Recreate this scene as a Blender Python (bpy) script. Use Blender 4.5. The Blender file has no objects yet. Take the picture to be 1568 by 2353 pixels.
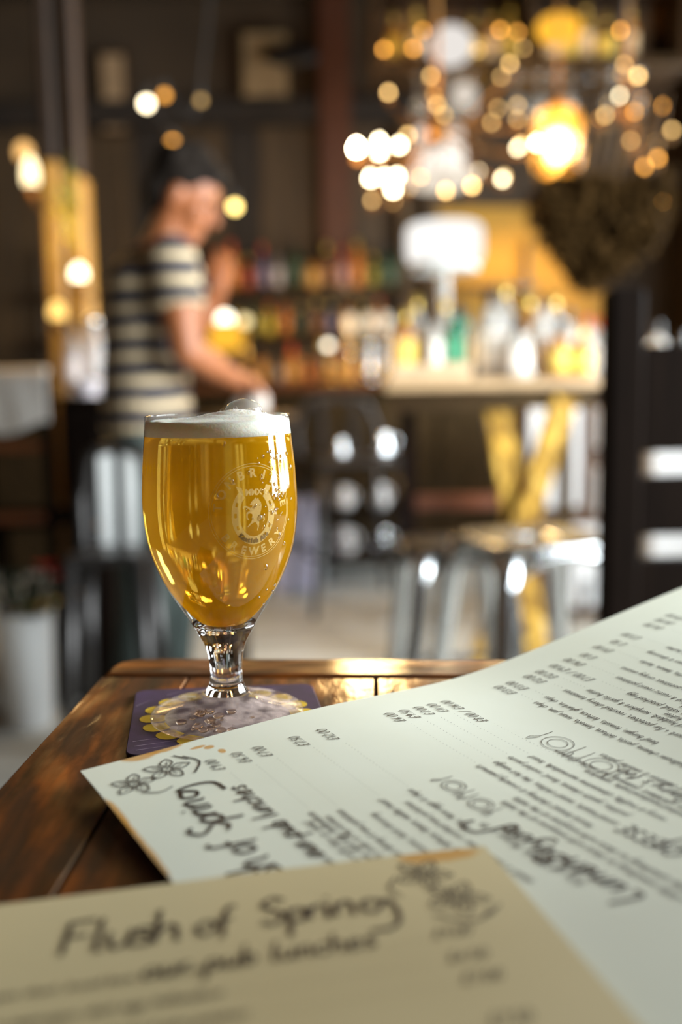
import bpy, bmesh, math, random
from mathutils import Vector, Matrix
random.seed(7)
C = bpy.context.scene.collection
SC = bpy.context.scene
PI = math.pi

# ------------------------------------------------------------------ camera
FPX, CH = 2284.0, 1.08
PITCH, ROLL = math.radians(7.6), math.radians(-1.0)
cam_d = bpy.data.cameras.new('camera'); cam = bpy.data.objects.new('camera', cam_d); C.objects.link(cam)
SC.camera = cam
cam.matrix_world = Matrix.Translation((0, 0, CH)) @ Matrix.Rotation(PI/2 - PITCH, 4, 'X') @ Matrix.Rotation(ROLL, 4, 'Z')
cam_d.sensor_fit = 'VERTICAL'; cam_d.sensor_height = 36.0
cam_d.lens = FPX*36.0/2353.0
cam_d.clip_start = 0.02
cam_d.dof.use_dof = True
cam_d.dof.focus_distance = 0.452
cam_d.dof.aperture_fstop = 3.3

# ------------------------------------------------------------------ world, lights, exposure
SC.view_settings.view_transform = 'Standard'; SC.view_settings.look = 'None'
SC.view_settings.gamma = 1.0; SC.view_settings.use_curve_mapping = False
SC.view_settings.exposure = 0.0
W = bpy.data.worlds.new('world'); SC.world = W; W.use_nodes = True
W.node_tree.nodes['Background'].inputs[0].default_value = (0.75, 0.85, 1.0, 1)
W.node_tree.nodes['Background'].inputs[1].default_value = 2.5
SC.cycles.max_bounces = 10; SC.cycles.transmission_bounces = 10; SC.cycles.transparent_max_bounces = 16
SC.cycles.sample_clamp_indirect = 6.0
SC.cycles.caustics_refractive = True; SC.cycles.caustics_reflective = False; SC.cycles.blur_glossy = 0.6


def lamp(name, kind, loc, energy, col, size=0.1, target=None, size_y=None, spot=None):
    d = bpy.data.lights.new(name, kind); o = bpy.data.objects.new(name, d); C.objects.link(o)
    o.location = loc; d.energy = energy; d.color = col
    if kind == 'AREA':
        d.size = size
        if size_y: d.shape = 'RECTANGLE'; d.size_y = size_y
    else:
        d.shadow_soft_size = size
    if spot: d.spot_size = spot; d.spot_blend = 0.8
    if target is not None:
        o.rotation_euler = (Vector(target) - Vector(loc)).to_track_quat('-Z', 'Y').to_euler()
    return o


DAY = (0.86, 0.96, 1.0)
WARM = (1.0, 0.62, 0.24)
# daylight standing in the two window openings of the right wall
lamp('window_daylight', 'AREA', (2.16, -0.51, 1.62), 22, DAY, 0.2, (0, -0.51, 1.62), 1.5)
lamp('window_daylight', 'AREA', (2.16, 0.46, 1.62), 218, DAY, 0.85, (0, 0.46, 1.62), 1.5)
lamp('window_daylight', 'AREA', (2.16, 1.80, 1.62), 215, DAY, 1.4, (0, 1.80, 1.62), 1.5)

lamp('window_daylight', 'AREA', (2.16, 4.65, 1.62), 90, DAY, 1.4, (0, 4.65, 1.62), 1.5)  # unseen far window's light, added to brighten the far floor and bottles


def rot_roll(x, y):
    c, s = math.cos(ROLL), math.sin(ROLL)
    return x*c - y*s, x*s + y*c


def ray(px, py):
    x, y = rot_roll((px-784)/FPX, (1176.5-py)/FPX)
    return Vector((x, math.cos(PITCH) + y*math.sin(PITCH), -math.sin(PITCH) + y*math.cos(PITCH)))


def at(px, py, Y):
    d = ray(px, py); return Vector((0, 0, CH)) + d*(Y/d.y)


def scale(Y): return Y/FPX*1.01            # metres per photo pixel at depth Y


# ------------------------------------------------------------------ materials
MATS = {}


def mat(name, col, rough=0.5, metal=0.0, trans=0.0, var=0.0, vscale=30, spec=0.5, coat=0.0, stretch=None, bump=0.0, col2=None, emit=None, es=0.0, ior=1.45, alpha=1.0):
    if name in MATS: return MATS[name]
    m = bpy.data.materials.new(name); m.use_nodes = True; MATS[name] = m
    nt = m.node_tree; b = nt.nodes['Principled BSDF']
    b.inputs['Base Color'].default_value = (*col, 1); b.inputs['Roughness'].default_value = rough
    b.inputs['Metallic'].default_value = metal; b.inputs['Transmission Weight'].default_value = trans
    b.inputs['Specular IOR Level'].default_value = spec; b.inputs['Coat Weight'].default_value = coat
    b.inputs['IOR'].default_value = ior; b.inputs['Alpha'].default_value = alpha
    if emit: b.inputs['Emission Color'].default_value = (*emit, 1); b.inputs['Emission Strength'].default_value = es
    if var or col2 or bump:
        tc = nt.nodes.new('ShaderNodeTexCoord'); mp = nt.nodes.new('ShaderNodeMapping'); n = nt.nodes.new('ShaderNodeTexNoise')
        nt.links.new(tc.outputs['Object'], mp.inputs[0]); nt.links.new(mp.outputs[0], n.inputs['Vector'])
        if stretch: mp.inputs['Scale'].default_value = stretch
        n.inputs['Scale'].default_value = vscale; n.inputs['Detail'].default_value = 6
        r = nt.nodes.new('ShaderNodeValToRGB'); nt.links.new(n.outputs['Fac'], r.inputs[0])
        c2 = col2 or tuple(max(0, c*(1-var)) for c in col)
        r.color_ramp.elements[0].position = 0.35; r.color_ramp.elements[1].position = 0.65
        r.color_ramp.elements[0].color = (*c2, 1); r.color_ramp.elements[1].color = (*col, 1)
        nt.links.new(r.outputs[0], b.inputs['Base Color'])
        if bump:
            bp = nt.nodes.new('ShaderNodeBump'); bp.inputs['Strength'].default_value = bump; bp.inputs['Distance'].default_value = 0.002
            nt.links.new(n.outputs['Fac'], bp.inputs['Height']); nt.links.new(bp.outputs[0], b.inputs['Normal'])
    return m


def emat(name, col, s):
    if name in MATS: return MATS[name]
    m = bpy.data.materials.new(name); m.use_nodes = True; MATS[name] = m
    nt = m.node_tree; nt.nodes.clear()
    o = nt.nodes.new('ShaderNodeOutputMaterial'); e = nt.nodes.new('ShaderNodeEmission')
    e.inputs[0].default_value = (*col, 1); e.inputs[1].default_value = s; nt.links.new(e.outputs[0], o.inputs[0])
    return m


def wood(name, c1, c2, c3, rough=0.3, coat=0.5, axis=(30, 2.2, 30), worn=0.9):
    if name in MATS: return MATS[name]
    m = bpy.data.materials.new(name); m.use_nodes = True; MATS[name] = m
    nt = m.node_tree; b = nt.nodes['Principled BSDF']; L = nt.links.new
    tc = nt.nodes.new('ShaderNodeTexCoord'); mp = nt.nodes.new('ShaderNodeMapping'); mp.inputs['Scale'].default_value = axis
    L(tc.outputs['Object'], mp.inputs[0])
    n = nt.nodes.new('ShaderNodeTexNoise'); n.inputs['Scale'].default_value = 4; n.inputs['Detail'].default_value = 9; n.inputs['Distortion'].default_value = 0.6
    L(mp.outputs[0], n.inputs['Vector'])
    r = nt.nodes.new('ShaderNodeValToRGB'); L(n.outputs['Fac'], r.inputs[0])
    e = r.color_ramp.elements; e[0].position = 0.3; e[0].color = (*c1, 1); e[1].position = 0.72; e[1].color = (*c3, 1)
    k = e.new(0.5); k.color = (*c2, 1)
    n2 = nt.nodes.new('ShaderNodeTexNoise'); n2.inputs['Scale'].default_value = 38; n2.inputs['Detail'].default_value = 8
    mp2 = nt.nodes.new('ShaderNodeMapping'); mp2.inputs['Scale'].default_value = tuple(math.sqrt(a_/8.0) for a_ in axis); L(tc.outputs['Object'], mp2.inputs[0]); L(mp2.outputs[0], n2.inputs['Vector'])
    r2 = nt.nodes.new('ShaderNodeValToRGB'); L(n2.outputs['Fac'], r2.inputs[0])
    r2.color_ramp.elements[0].position = 0.42; r2.color_ramp.elements[0].color = (0.16, 0.12, 0.09, 1)
    r2.color_ramp.elements[1].position = 0.6; r2.color_ramp.elements[1].color = (1, 1, 1, 1)
    mx = nt.nodes.new('ShaderNodeMix'); mx.data_type = 'RGBA'; mx.blend_type = 'MULTIPLY'; mx.inputs['Factor'].default_value = worn
    L(r.outputs[0], mx.inputs['A']); L(r2.outputs[0], mx.inputs['B']); L(mx.outputs['Result'], b.inputs['Base Color'])
    b.inputs['Roughness'].default_value = rough; b.inputs['Coat Weight'].default_value = coat; b.inputs['Coat Roughness'].default_value = 0.09; b.inputs['Specular Tint'].default_value = (1.0, 0.68, 0.32, 1)
    mr = nt.nodes.new('ShaderNodeMapRange'); L(n2.outputs['Fac'], mr.inputs[0]); mr.inputs[1].default_value = 0.4; mr.inputs[2].default_value = 0.65
    mr.inputs[3].default_value = min(1, rough+0.25); mr.inputs[4].default_value = rough*0.8; L(mr.outputs[0], b.inputs['Roughness'])
    bp = nt.nodes.new('ShaderNodeBump'); bp.inputs['Strength'].default_value = 0.5; bp.inputs['Distance'].default_value = 0.0012
    L(n2.outputs['Fac'], bp.inputs['Height']); L(bp.outputs[0], b.inputs['Normal']); L(bp.outputs[0], b.inputs['Coat Normal'])
    return m


# ------------------------------------------------------------------ mesh helpers
ORG = {}


class MB:
    def __init__(s): s.v = []; s.f = []; s.sm = []

    def add(s, vs, fs, smooth=True):
        k = len(s.v); s.v += [Vector(v) for v in vs]
        for f in fs: s.f.append([i+k for i in f]); s.sm.append(smooth)
        return s

    def box(s, c, d, R=None, bev=0.004):
        bm = bmesh.new(); bmesh.ops.create_cube(bm, size=1)
        for v in bm.verts: v.co = Vector((v.co.x*d[0], v.co.y*d[1], v.co.z*d[2]))
        b = min(bev, min(d)*0.3)
        if b > 0: bmesh.ops.bevel(bm, geom=bm.edges[:], offset=b, segments=1, affect='EDGES')
        c = Vector(c)
        bm.verts.index_update()
        s.add([(R @ v.co if R else v.co)+c for v in bm.verts], [[v.index for v in f.verts] for f in bm.faces], False); bm.free()
        return s

    def beam(s, p0, p1, w, h, bev=0.004, up=(0, 0, 1)):
        p0, p1 = Vector(p0), Vector(p1); d = p1-p0; z = d.normalized(); u = Vector(up)
        if abs(z.dot(u)) > 0.98: u = Vector((0, 1, 0))
        x = u.cross(z).normalized(); y = z.cross(x)
        R = Matrix((x, y, z)).transposed()
        return s.box((p0+p1)/2, (w, h, d.length), R, bev)

    def tube(s, pts, r, n=10, cap=True):
        pts = [Vector(p) for p in pts]; rs = r if isinstance(r, (list, tuple)) else [r]*len(pts)
        vs = []; fs = []; px = None
        for i, p in enumerate(pts):
            t = (pts[min(i+1, len(pts)-1)]-pts[max(i-1, 0)]).normalized()
            if px is None:
                px = t.orthogonal().normalized()
            px = (px - t*px.dot(t)).normalized(); py = t.cross(px)
            for k in range(n):
                a = 2*PI*k/n; vs.append(p+(px*math.cos(a)+py*math.sin(a))*rs[i])
        for i in range(len(pts)-1):
            for k in range(n): fs.append([i*n+k, i*n+(k+1) % n, (i+1)*n+(k+1) % n, (i+1)*n+k])
        if cap: fs.append(list(range(n))[::-1]); fs.append([(len(pts)-1)*n+k for k in range(n)])
        return s.add(vs, fs)

    def lathe(s, prof, c=(0, 0, 0), n=32, a0=0, a1=2*PI, closed=False):
        c = Vector(c); full = abs(a1-a0-2*PI) < 1e-6; m = n if full else n+1
        vs = []; fs = []
        for r, z in prof:
            for k in range(m):
                a = a0+(a1-a0)*k/n; vs.append(c+Vector((r*math.cos(a), r*math.sin(a), z)))
        L = len(prof); rng = range(L) if closed else range(L-1)
        for i in rng:
            j = (i+1) % L
            for k in range(n):
                k2 = (k+1) % m; fs.append([i*m+k, i*m+k2, j*m+k2, j*m+k])
        if full and not closed:
            if prof[0][0] > 1e-5: fs.append(list(range(m))[::-1])
            if prof[-1][0] > 1e-5: fs.append([(L-1)*m+k for k in range(m)])
        return s.add(vs, fs)

    def ell(s, c, r, nu=12, nv=8, R=None):
        c = Vector(c)
        if not isinstance(r, (list, tuple)): r = (r, r, r)
        vs = [Vector((0, 0, r[2]))]
        for i in range(1, nv):
            t = PI*i/nv
            for k in range(nu): vs.append(Vector((r[0]*math.sin(t)*math.cos(2*PI*k/nu), r[1]*math.sin(t)*math.sin(2*PI*k/nu), r[2]*math.cos(t))))
        vs.append(Vector((0, 0, -r[2])))
        fs = []
        for k in range(nu):
            fs.append([0, 1+k, 1+(k+1) % nu]); b = 1+(nv-2)*nu; fs.append([b+(k+1) % nu, b+k, len(vs)-1])
        for i in range(nv-2):
            for k in range(nu):
                a = 1+i*nu; fs.append([a+k, a+nu+k, a+nu+(k+1) % nu, a+(k+1) % nu])
        return s.add([(R @ v if R else v)+c for v in vs], fs)

    def build(s, name, m, parent=None, kind=None, label=None, cat=None, group=None, org=None):
        o0 = ORG.get(parent.name, Vector()) if parent else Vector(org or (0, 0, 0))
        me = bpy.data.meshes.new(name); me.from_pydata([v-o0 for v in s.v], [], s.f)
        me.polygons.foreach_set('use_smooth', s.sm)
        bm = bmesh.new(); bm.from_mesh(me); bmesh.ops.remove_doubles(bm, verts=bm.verts[:], dist=1e-6)
        bmesh.ops.recalc_face_normals(bm, faces=bm.faces[:]); bm.to_mesh(me); bm.free()
        me.materials.append(m)
        o = bpy.data.objects.new(name, me); C.objects.link(o)
        if parent: o.parent = parent
        else: o.location = o0
        ORG[o.name] = o0.copy()
        if kind: o['kind'] = kind
        if label: o['label'] = label
        if cat: o['category'] = cat
        if group: o['group'] = group
        return o


def thing(name, label, cat, loc=(0, 0, 0), group=None):
    o = bpy.data.objects.new(name, None); C.objects.link(o); o.location = loc; o.empty_display_size = 0.05
    o['label'] = label; o['category'] = cat
    if group: o['group'] = group
    ORG[o.name] = Vector(loc)
    return o


def sharp(o, ang=40):
    o.data.set_sharp_from_angle(angle=math.radians(ang)); return o


def remesh(o, vox, sm=4):
    m = o.modifiers.new('remesh', 'REMESH'); m.mode = 'VOXEL'; m.voxel_size = vox; m.use_smooth_shade = True
    if sm:
        k = o.modifiers.new('smooth', 'SMOOTH'); k.factor = 0.5; k.iterations = sm
    return o


# ------------------------------------------------------------------ the setting
floor_m = wood('floor boards grey', (0.34, 0.33, 0.30), (0.48, 0.47, 0.43), (0.60, 0.585, 0.54), 0.40, 0.15, axis=(0.5, 5, 1), worn=0.12)
dark_m = wood('dark panelling', (0.010, 0.006, 0.004), (0.018, 0.011, 0.006), (0.032, 0.018, 0.008), 0.5, 0.1, axis=(8, 8, 1.2))
wall_m = mat('brown wall paint', (0.050, 0.027, 0.010), 0.7, var=0.35, vscale=2.0)
MB().box((0, 2.2, -0.05), (6.4, 9.6, 0.1), bev=0).build('floor', floor_m, kind='structure')
MB().box((0, 2.2, 3.55), (6.4, 9.6, 0.1), bev=0).build('ceiling', mat('brown ceiling', (0.045, 0.028, 0.014), 0.8, var=0.3, vscale=3), kind='structure')
wb = MB().box((0, 6.75, 1.75), (6.4, 0.1, 3.5), bev=0).build('wall_back', wall_m, kind='structure')
MB().box((-2.6, 2.2, 1.75), (0.1, 9.6, 3.5), bev=0).build('wall_left', wall_m, kind='structure')
MB().box((0, -2.4, 1.75), (6.4, 0.1, 3.5), bev=0).build('wall_front', wall_m, kind='structure')
# right wall with window openings, the farthest one added to light the floor
rw = MB()
for y0, y1, z0, z1 in ((-2.4, -0.62, 0, 3.5), (-0.40, 0.0, 0, 3.5), (0.92, 1.05, 0, 3.5), (2.55, 3.9, 0, 3.5), (5.4, 6.8, 0, 3.5), (3.9, 5.4, 0, 0.85), (3.9, 5.4, 2.4, 3.5), (-0.62, 0.92, 0, 0.85), (-0.62, 0.92, 2.4, 3.5), (1.05, 2.55, 0, 0.85), (1.05, 2.55, 2.4, 3.5)):
    rw.box((2.25, (y0+y1)/2, (z0+z1)/2), (0.1, y1-y0, z1-z0), bev=0)
rw.build('wall_right', wall_m, kind='structure')
fr_m = mat('window frame paint', (0.5, 0.48, 0.42), 0.5, var=0.1)
for i, (y0, y1) in enumerate(((-0.62, -0.40), (0.0, 0.92), (1.05, 2.55), (3.9, 5.4))):  # the last frame belongs to the window added for the far floor
    f = MB()
    for y in (y0+0.03, y1-0.03): f.box((2.23, y, 1.625), (0.06, 0.06, 1.55))
    for z in (0.88, 2.37): f.box((2.23, (y0+y1)/2, z), (0.06, y1-y0, 0.06))
    if i: f.box((2.23, (y0+y1)/2, 1.62), (0.05, 0.04, 1.5))
    o = f.build('window_%d' % (i+1), fr_m, kind='structure')
MB().box((0.66, 0.215, 0.76), (0.05, 0.45, 1.52), bev=0.01).build('shade_partition', dark_m, kind='structure')  # unseen screen added to keep window light off the near menu
# panelling boards on the back wall (left half), each one its own board
pan_a = mat('panel board brown', (0.068, 0.037, 0.013), 0.6, var=0.4, vscale=3, stretch=(4, 1, 0.6))
pan_b = mat('panel board dark', (0.018, 0.010, 0.005), 0.6, var=0.4, vscale=3, stretch=(4, 1, 0.6))
for i in range(14):
    x = -2.4+i*0.2
    MB().box((x, 6.68, 1.95), (0.192, 0.04, 1.5), bev=0.006).build('panel_board', pan_a if i % 3 else pan_b, wb)
for z, h, m in ((2.78, 0.16, pan_b), (1.16, 0.12, pan_b)):
    MB().box((-1.0, 6.62, z), (3.2, 0.08, h), bev=0.01).build('trim_rail', m, wb)
# alcove behind the high table, amber lamp glow painted into the panel colour
alc = mat('amber lit wall tone', (0.50, 0.25, 0.015), 0.6, var=0.2, vscale=3)
MB().box((1.20, 6.66, 1.68), (1.10, 0.04, 0.98), bev=0).build('alcove_panel', alc, wb)
for x in (0.45, 0.62):
    MB().box((x, 6.62, 1.9), (0.08, 0.08, 1.6), bev=0.01).build('post', mat('olive brown post', (0.09, 0.045, 0.01), 0.5, var=0.3), wb)
lamp('alcove_lamp', 'SPOT', (1.22, 5.95, 2.05), 34, (1.0, 0.62, 0.10), 0.1, (1.15, 6.7, 1.45), spot=1.5)
MB().box((0.0, 6.1, 3.42), (5.2, 0.16, 0.16), bev=0.01).build('trim_1', pan_b, kind='structure')

# ------------------------------------------------------------------ foreground table
TZ = 0.917
tab = thing('high_table', 'varnished brown plank table under the beer glass and the two menus', 'table', (0.1, 0.3, 0))
tw = wood('worn varnished wood', (0.022, 0.005, 0.001), (0.10, 0.021, 0.002), (0.25, 0.056, 0.004), 0.42, 0.5, axis=(26, 2.0, 26))
twd = wood('worn varnished rail', (0.045, 0.010, 0.0015), (0.13, 0.032, 0.003), (0.25, 0.070, 0.008), 0.34, 0.7, axis=(2.0, 26, 26))
A = Vector((0.9975, -0.078, 0)).normalized(); B = Vector((-0.036, -1.0, 0)).normalized(); O = Vector((-0.1355, 0.5785, 0))


def tp(a, b, z): p = O+A*a+B*b; return Vector((p.x, p.y, z))


def slab(a0, a1, b0, b1, z0, z1, ch=0.0015, corner=0.0):
    m = MB(); lo = []; 
    def ringpts(i, z):
        pts = [tp(a0+i, b1-i, z), tp(a1-i, b1-i, z), tp(a1-i, b0+i, z)]
        if corner: pts += [tp(a0+i+corner*(1-math.sin(t)), b0+i+corner*(1-math.cos(t)), z) for t in (0, 0.5, 1.05, PI/2)]
        else: pts += [tp(a0+i, b0+i, z)]
        return pts
    R = [ringpts(0, z0), ringpts(0, z1-ch*1.0), ringpts(ch*0.4, z1-ch*0.35), ringpts(ch, z1)]
    n = len(R[0]); vs = sum(R, []); fs = [list(range(n))[::-1]]
    for k in range(3):
        for i in range(n): fs.append([k*n+i, k*n+(i+1) % n, (k+1)*n+(i+1) % n, (k+1)*n+i])
    fs.append([3*n+i for i in range(n)])
    return m.add(vs, fs, False)


slab(0, 1.1, 0, 0.036, TZ-0.032, TZ+0.0008, 0.004, 0.016).build('end_rail', twd, tab)
edges = [0.0, 0.0505, 0.155, 0.26, 0.365, 0.47, 0.575, 0.68, 0.785, 0.89, 0.995, 1.1]
for i in range(len(edges)-1):
    dz = random.uniform(-0.0006, 0.0)
    slab(edges[i]+0.0005, edges[i+1]-0.0008, 0.0366, 0.78, TZ-0.03, TZ+dz, 0.0007).build('plank', tw, tab)
slab(0.05, 1.05, 0.05, 0.075, TZ-0.11, TZ-0.031).build('apron', twd, tab)
slab(0.05, 0.075, 0.075, 0.70, TZ-0.11, TZ-0.031).build('apron', twd, tab)
slab(1.025, 1.05, 0.075, 0.70, TZ-0.11, TZ-0.031).build('apron', twd, tab)
for a, b in ((0.06, 0.06), (1.0, 0.06), (0.06, 0.66), (1.0, 0.66)):
    slab(a+0.16 if a < 0.5 else a, (a+0.05)+(0.16 if a < 0.5 else 0), b+0.26 if b < .3 else b, b+0.05+(0.26 if b < .3 else 0), 0, TZ-0.031).build('leg', twd, tab)

# ------------------------------------------------------------------ coaster
GX, GY = -0.057, 0.467
CZ = TZ+0.0016
co = thing('beer_mat', 'purple square beer mat with a yellow petal ring under the glass', 'coaster', (GX, GY, TZ))
ca = math.radians(4.5)


def cp(x, y, z): return Vector((GX+x*math.cos(ca)-y*math.sin(ca)*1.9, GY+x*math.sin(ca)+y*math.cos(ca), z))


hs, cr = 0.0465, 0.006
rr = []
for qx, qy, s0 in ((1, 1, 0), (-1, 1, 1), (-1, -1, 2), (1, -1, 3)):
    for k in range(6):
        a = s0*PI/2+k/5*PI/2; rr.append((qx*(hs-cr)+cr*math.cos(a), qy*(hs-cr)+cr*math.sin(a)))
m = MB(); n = len(rr)
vs = [cp(x, y, TZ+0.0002) for x, y in rr]+[cp(x, y, CZ-0.0003) for x, y in rr]+[cp(x*.993, y*.993, CZ) for x, y in rr]
fs = [list(range(n))[::-1]]+[[i, (i+1) % n, n+(i+1) % n, n+i] for i in range(n)]+[[n+i, n+(i+1) % n, 2*n+(i+1) % n, 2*n+i] for i in range(n)]+[[2*n+i for i in range(n)]]
m.add(vs, fs, False).build('board', mat('purple card', (0.034, 0.015, 0.052), 0.65, vscale=90, col2=(0.022, 0.011, 0.032)), co)
ym = mat('yellow print', (0.62, 0.40, 0.02), 0.6, var=0.3, vscale=80)
NP = 18
for i in range(NP):
    a = 2*PI*i/NP; w = PI/NP*0.92; m = MB(); pts = []
    for k in range(13):
        t = -1+2*k/12; r = 0.0362+0.0062*math.sqrt(max(0, 1-t*t)); pts.append((r*math.cos(a+w*t), r*math.sin(a+w*t)))
    inn = [(0.0305*math.cos(a+w*t*.8), 0.0305*math.sin(a+w*t*.8)) for t in (1, 0, -1)]
    pts += inn; m.add([cp(x, y, CZ+0.00012) for x, y in pts], [list(range(len(pts)))], False)
    m.build('petal', ym, co)
sc = MB()
for x0, y0, x1, y1 in ((-.044, -.030, -.022, -.024), (-.043, -.036, -.012, -.0275), (-.03, .036, -.018, .044), (.02, .038, .034, .042), (-.042, -.041, -.026, -.0365), (-.045, .02, -.037, .03)):
    d = Vector((x1-x0, y1-y0, 0)).normalized(); nn = Vector((-d.y, d.x, 0))*0.00018
    sc.add([cp(x0+nn.x, y0+nn.y, CZ+.0001), cp(x1, y1, CZ+.0001), cp(x0-nn.x, y0-nn.y, CZ+.0001)], [[0, 1, 2]], False)
sc.build('scratches', mat('pale scratch', (0.30, 0.24, 0.30), 0.7), co, kind='stuff')

# ------------------------------------------------------------------ beer glass
g = thing('beer_glass', 'stemmed tulip glass full of golden beer with a white foam head', 'glass', (GX, GY, CZ))
GC = Vector((GX, GY, TZ))
outer = [(0.0, 0.0017), (0.030, 0.0017), (0.0362, 0.0022), (0.0369, 0.0034), (0.0362, 0.0046), (0.031, 0.0058), (0.024, 0.0075), (0.0165, 0.0098), (0.0118, 0.0128), (0.0090, 0.0165), (0.0079, 0.0205), (0.0077, 0.0255), (0.0081, 0.0305), (0.0090, 0.0350), (0.0106, 0.0395), (0.0135, 0.0446), (0.0165, 0.0500), (0.0205, 0.0562), (0.0262, 0.0655), (0.0311, 0.0765), (0.0340, 0.0855), (0.0357, 0.0955), (0.0364, 0.1045), (0.0362, 0.1150), (0.0354, 0.1260), (0.0344, 0.1370), (0.0339, 0.1440), (0.0337, 0.1474)]
inner = [(0.0330, 0.1478), (0.0322, 0.1472), (0.0326, 0.1430), (0.0334, 0.1350), (0.0344, 0.1250), (0.0351, 0.1140), (0.0352, 0.1040), (0.0345, 0.0950), (0.0328, 0.0855), (0.0298, 0.0765), (0.0248, 0.0660), (0.0188, 0.0572), (0.0140, 0.0515), (0.0090, 0.0482), (0.0, 0.0470)]


def smooth_prof(p, sub=4):
    out = []
    for i in range(len(p)-1):
        p0, p1, p2, p3 = p[max(i-1, 0)], p[i], p[i+1], p[min(i+2, len(p)-1)]
        for k in range(sub):
            t = k/sub
            q = [0.5*(2*b+(c-a)*t+(2*a-5*b+4*c-d)*t*t+(-a+3*b-3*c+d)*t**3) for a, b, c, d in zip(p0, p1, p2, p3)]
            out.append((max(0, q[0]), q[1]))
    out.append(p[-1]); return out


inner = [(r+0.0009*min(1, max(0, (z-0.052)/0.01)), z) if z < 0.146 else (r, z) for r, z in inner]
outs = smooth_prof(outer, 3); inns = smooth_prof(inner, 3)


def glass_mat(name, col=(1, 1, 1), rough=0.0, ior=1.5):
    m = bpy.data.materials.new(name); m.use_nodes = True; nt = m.node_tree; nt.nodes.clear()
    o = nt.nodes.new('ShaderNodeOutputMaterial'); gl = nt.nodes.new('ShaderNodeBsdfGlass')
    gl.inputs['Color'].default_value = (*col, 1); gl.inputs['Roughness'].default_value = rough; gl.inputs['IOR'].default_value = ior
    nt.links.new(gl.outputs[0], o.inputs[0]); return m, nt, o, gl


gm, nt_, o_, gl_ = glass_mat('clear glass', (0.97, 0.96, 0.955), 0.0, 1.5)
# glass passes light to what it stands on, as real glass does
ks = [i for i, p_ in enumerate(outs) if p_[1] > 0.047][0]
kf = [i for i, p_ in enumerate(outs) if p_[1] > 0.0128][0]
MB().lathe([(0.0, outs[kf][1])]+outs[kf:ks+1]+[(0.0, outs[ks][1])], GC, 72).build('stem', gm, g)
tg = bpy.data.materials.new('thin bowl glass'); tg.use_nodes = True; nt = tg.node_tree; nt.nodes.clear(); L = nt.links.new
om = nt.nodes.new('ShaderNodeOutputMaterial'); ta = nt.nodes.new('ShaderNodeBsdfTransparent'); ga = nt.nodes.new('ShaderNodeBsdfGlossy'); fa = nt.nodes.new('ShaderNodeFresnel')
ta.inputs[0].default_value = (0.985, 0.98, 0.97, 1); ga.inputs['Roughness'].default_value = 0.0; fa.inputs['IOR'].default_value = 1.45
ge_ = nt.nodes.new('ShaderNodeNewGeometry'); mi_ = nt.nodes.new('ShaderNodeMapRange'); L(ge_.outputs['Backfacing'], mi_.inputs[0]); mi_.inputs[3].default_value = 1.45; mi_.inputs[4].default_value = 1/1.45; L(mi_.outputs[0], fa.inputs['IOR'])   # both faces of the thin wall reflect alike
mx = nt.nodes.new('ShaderNodeMixShader'); L(fa.outputs[0], mx.inputs[0]); L(ta.outputs[0], mx.inputs[1]); L(ga.outputs[0], mx.inputs[2]); L(mx.outputs[0], om.inputs[0])
MB().lathe(outs[ks:]+inns+[(0.0, outs[ks][1]+0.0001)], GC, 72).build('bowl', tg, g)
wf = tg.copy(); wf.name = 'wet foot glass'; nt = wf.node_tree; L = nt.links.new
om = [n_ for n_ in nt.nodes if n_.type == 'OUTPUT_MATERIAL'][0]; mx0 = [n_ for n_ in nt.nodes if n_.type == 'MIX_SHADER'][0]
dd = nt.nodes.new('ShaderNodeBsdfDiffuse'); dd.inputs[0].default_value = (0.80, 0.62, 0.55, 1); mz = nt.nodes.new('ShaderNodeMixShader')
tcn = nt.nodes.new('ShaderNodeTexCoord'); nzn = nt.nodes.new('ShaderNodeTexNoise'); nzn.inputs['Scale'].default_value = 110; nzn.inputs['Detail'].default_value = 5; L(tcn.outputs['Object'], nzn.inputs['Vector'])
mrn = nt.nodes.new('ShaderNodeMapRange'); L(nzn.outputs['Fac'], mrn.inputs[0]); mrn.inputs[1].default_value = 0.42; mrn.inputs[2].default_value = 0.62; mrn.inputs[3].default_value = 0.04; mrn.inputs[4].default_value = 0.34
L(mrn.outputs[0], mz.inputs[0]); L(mx0.outputs[0], mz.inputs[1]); L(dd.outputs[0], mz.inputs[2]); L(mz.outputs[0], om.inputs[0])
MB().lathe(outs[:kf+1]+[(0.0, outs[kf][1]-0.0001)], GC, 72).build('foot', wf, g)
# beer: fills the bowl a hair into the glass wall so no air gap shows
BEER_TOP = 0.1385
def inner_r(z):
    for (r0, z0), (r1, z1) in zip(inns[:-1], inns[1:]):
        if z1 <= z <= z0 and z0 != z1: return r0+(r1-r0)*(z-z0)/(z1-z0)
    return 0.0324
bp = [(r+0.00018 if r > 0 else 0, z-0.0001) for r, z in inns if z < BEER_TOP-0.001]
bp = [(0, BEER_TOP), (inner_r(BEER_TOP)+0.0001, BEER_TOP)]+bp
bmat = bpy.data.materials.new('golden beer'); bmat.use_nodes = True; nt = bmat.node_tree; nt.nodes.clear(); L = nt.links.new
om = nt.nodes.new('ShaderNodeOutputMaterial'); gl = nt.nodes.new('ShaderNodeBsdfGlass'); gl.inputs['IOR'].default_value = 1.34
gl.inputs['Color'].default_value = (1.0, 0.86, 0.36, 1); gl.inputs['Roughness'].default_value = 0.04
tr = nt.nodes.new('ShaderNodeBsdfTranslucent'); tr.inputs[0].default_value = (0.92, 0.50, 0.010, 1)
df = nt.nodes.new('ShaderNodeBsdfDiffuse'); df.inputs[0].default_value = (0.68, 0.32, 0.005, 1)
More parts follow.
